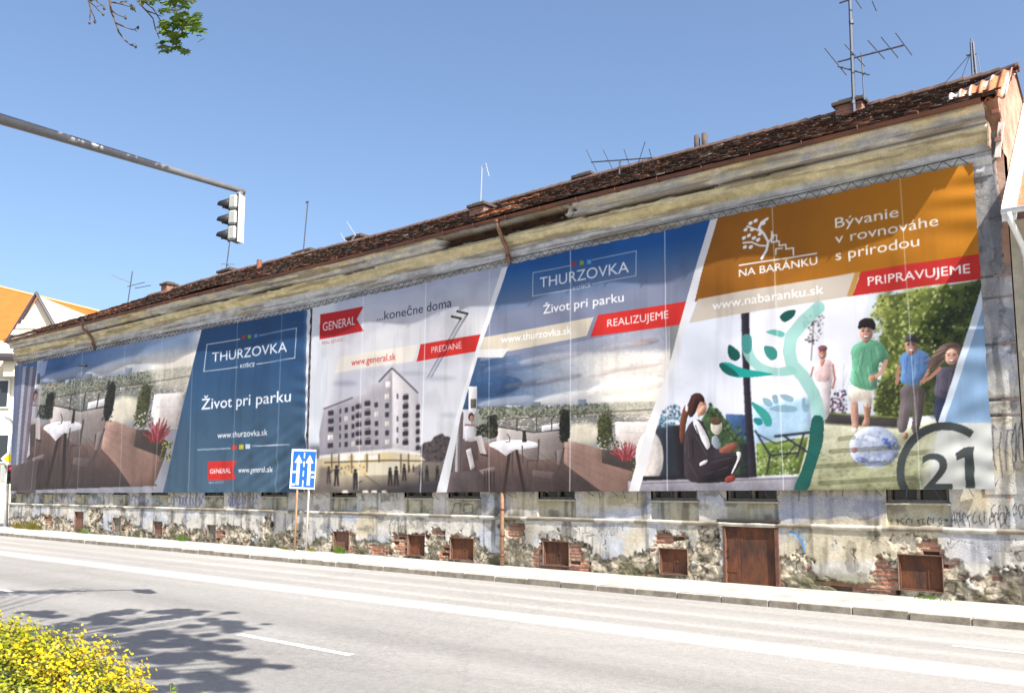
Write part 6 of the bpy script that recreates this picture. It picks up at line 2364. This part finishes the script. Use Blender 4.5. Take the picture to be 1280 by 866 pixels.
# yellow hedge in the near left corner
M_HLEAF = mat('yellow_hedge_leaf', attr=True, rough=.45, trans=.3)
hd = Leaves(DOT)
HB = [(-25, 803, 5.0, .92), (18, 813, 4.9, .78), (54, 830, 4.8, .62), (80, 852, 4.75, .50), (98, 872, 4.7, .40), (-90, 808, 5.0, 1.1), (-60, 850, 4.7, 1.0), (50, 878, 4.5, .75), (-5, 782, 5.6, .3)]
centres = []
for (px, py, d, rr_) in HB:
    t = at_dist(px, py, d)
    centres.append((np.array((t.x, t.y, t.z - rr_ * .88)), rr_))
hc = centres[1][0]
hedge = empty('yellow_hedge', (hc[0], hc[1], .1), 'bright yellow green hedge of tiny leaves filling the near left corner', 'hedge')
hr = random.Random(3)


def sprig(p, n, L_, pal):
    """a short shoot with leaves along it"""
    n = n.normalized()
    for k in range(6):
        f = k / 5
        q = p + n * L_ * f + Vector((hr.gauss(0, .006), hr.gauss(0, .006), hr.gauss(0, .006)))
        c = pal(f)
        side = n.orthogonal().normalized()
        side.rotate(Matrix.Rotation(k * 2.3 + hr.random(), 3, n))
        hd.add(q + side * .010, (side * .7 + n * .7 + Vector((0, 0, .3))), hr.uniform(.018, .031), c)


for (c0, rr_) in centres:
    npt = int(3300 * rr_ * rr_)
    for i in range(npt):
        u_ = Vector((hr.gauss(0, 1), hr.gauss(0, 1), hr.gauss(0, 1))).normalized()
        if u_.z < -.25:
            continue
        bump_ = 1 + .16 * (float(fbm(u_.x * 3 + c0[0], u_.y * 3 + u_.z * 2, 301, 3)) - .5) * 2
        deep = hr.random() ** 2 * .16
        p = Vector(c0) + u_ * rr_ * (bump_ - deep)
        gv = float(fbm(p.x * 3.2, p.y * 3.2 + p.z * 3, 305, 3)) + hr.uniform(-.12, .12)
        if gv > .49:
            pal = lambda f: ((.32 + .20 * f) * hr.uniform(.8, 1.1), (.26 + .15 * f) * hr.uniform(.85, 1.05), .006)
        else:
            pal = lambda f: ((.11 + .16 * f), (.15 + .14 * f) * hr.uniform(.8, 1.1), .012)
        sprig(p, u_ + Vector((hr.gauss(0, .35), hr.gauss(0, .35), .55)), hr.uniform(.04, .09), pal)
hd.build('foliage', M_HLEAF, hedge)
mb = MB()
for (c0, rr_) in centres:
    for k in range(int(26 * rr_)):
        a = hr.uniform(0, 6.28)
        e_ = Vector(c0) + Vector((math.cos(a), math.sin(a), hr.uniform(.1, 1.0))).normalized() * rr_ * .85
        mb.tube([(c0[0] + hr.uniform(-.2, .2), c0[1] + hr.uniform(-.2, .2), .05), (c0[0] * .6 + e_.x * .4, c0[1] * .6 + e_.y * .4, e_.z * .55), e_], [.012, .008, .004], 4)
mb.build('stem', M_BARK, hedge)
# leafy inner mass so that the hedge is not hollow
ic = bmesh.new()
for (c0, rr_) in centres:
    bmesh.ops.create_icosphere(ic, subdivisions=3, radius=rr_ * .80, matrix=Matrix.Translation(Vector(c0)))
for v in ic.verts:
    v.co += Vector((1, 1, 1)) * (float(vnoise(v.co.x * 9, v.co.y * 9 + v.co.z * 7, 9)) - .5) * .12
me = bpy.data.meshes.new('inner_twigs')
ic.to_mesh(me)
ic.free()
link('inner_twigs', me, mat('hedge_inside', (.05, .065, .02), .95, noise=.6, scale=40), hedge)

# two small shoots standing in front of the road
M_SHOOT = mat('shoot_leaf', attr=True, rough=.5, trans=.3)
for i, (px, py, lab) in enumerate(((219, 852, 'small green leafy shoot between the hedge and its twin'), (252, 856, 'small green leafy shoot farther from the hedge'))):
    t = at_dist(px, py, 4.6)
    hd = Leaves(DOT)
    sh = empty('leafy_shoot', (t.x, t.y, .1), lab, 'plant', 'green shoots at the bottom edge')
    mb = MB()
    for k in range(4):
        ox, oy = hr.uniform(-.05, .05), hr.uniform(-.05, .05)
        ht = t.z - hr.uniform(0, .07)
        mb.tube([(t.x, t.y, .05), (t.x + ox * .5, t.y + oy, ht * .6), (t.x + ox, t.y + oy, ht)], [.008, .006, .003], 4)
        for q_ in range(9):
            z = ht - .02 - q_ * .022
            sd_ = Vector((hr.gauss(0, 1), hr.gauss(0, 1), .5)).normalized()
            hd.add(Vector((t.x + ox, t.y + oy, z)) + sd_ * .022, sd_ + Vector((0, 0, .6)), hr.uniform(.035, .055), (.12 + .1 * hr.random(), .20 + .1 * hr.random(), .02))
    hd.build('foliage', M_SHOOT, sh)
    mb.build('stem', M_BARK, sh)

# weeds along the foot of the wall
M_GRASS = mat('weed_blade', attr=True, rough=.6, trans=.3)
WD = [(428, 684, .45, .30, 'g', 'tuft of green weeds below the dark hatch right of the lane sign'), (231, 669, .40, .35, 'g', 'tuft of bright green weeds at the wall foot left of the lane sign'),
      (42, 659, 1.5, .55, 'y', 'yellowish bush at the wall foot near the far left corner'), (24, 660, .7, .45, 'y', 'small yellowish bush beside the far left signal post'),
      (108, 664, .6, .3, 'g', 'low green weeds beside the far brown hatch'), (1160, 743, .42, .08, 'g', 'thin strip of moss and weeds under the nearest rusty hatch'),
      (392, 686, .4, .14, 'y', 'dry tuft of grass beside the pale sign post'), (360, 684, .5, .12, 'y', 'dry grass tuft left of the rusty sign post')]
for (px, py, w, h, k, lab) in WD:
    c_ = on_ground(px, py, PAVE)
    c_ = Vector((W(px, 680).x, -.07, PAVE + gz(W(px, 680).x)))
    mb = MB()
    cs = []
    for i in range(int(120 * max(w, .35))):
        x = c_.x + hr.gauss(0, w * .33)
        y = c_.y - abs(hr.gauss(0, .06))
        hh_ = h * hr.uniform(.4, 1.1) * math.exp(-((x - c_.x) / w) ** 2 * 1.5)
        lean = Vector((hr.gauss(0, .4), hr.gauss(0, .25) - .15, 1)) * hh_
        wd_ = hr.uniform(.008, .018) * (2.2 if k == 'y' and w > .6 else 1)
        mb.add([(x - wd_, y, c_.z - .01), (x + wd_, y, c_.z - .01), (x + lean.x * .6 + wd_ * .8, y + lean.y * .6, c_.z + lean.z * .6), (x + lean.x, y + lean.y, c_.z + lean.z)], [(0, 1, 2, 3)])
        g_ = hr.random()
        cs += [(.10 + .1 * g_, .22 + .14 * g_, .02) if k == 'g' else (.22 + .14 * g_, .20 + .1 * g_, .03)] * 4
    me = mb.mesh('weed_tuft')
    set_colours(me, np.array(cs))
    tag(link('weed_tuft', me, M_GRASS), lab, 'weeds', 'weeds along the wall foot')
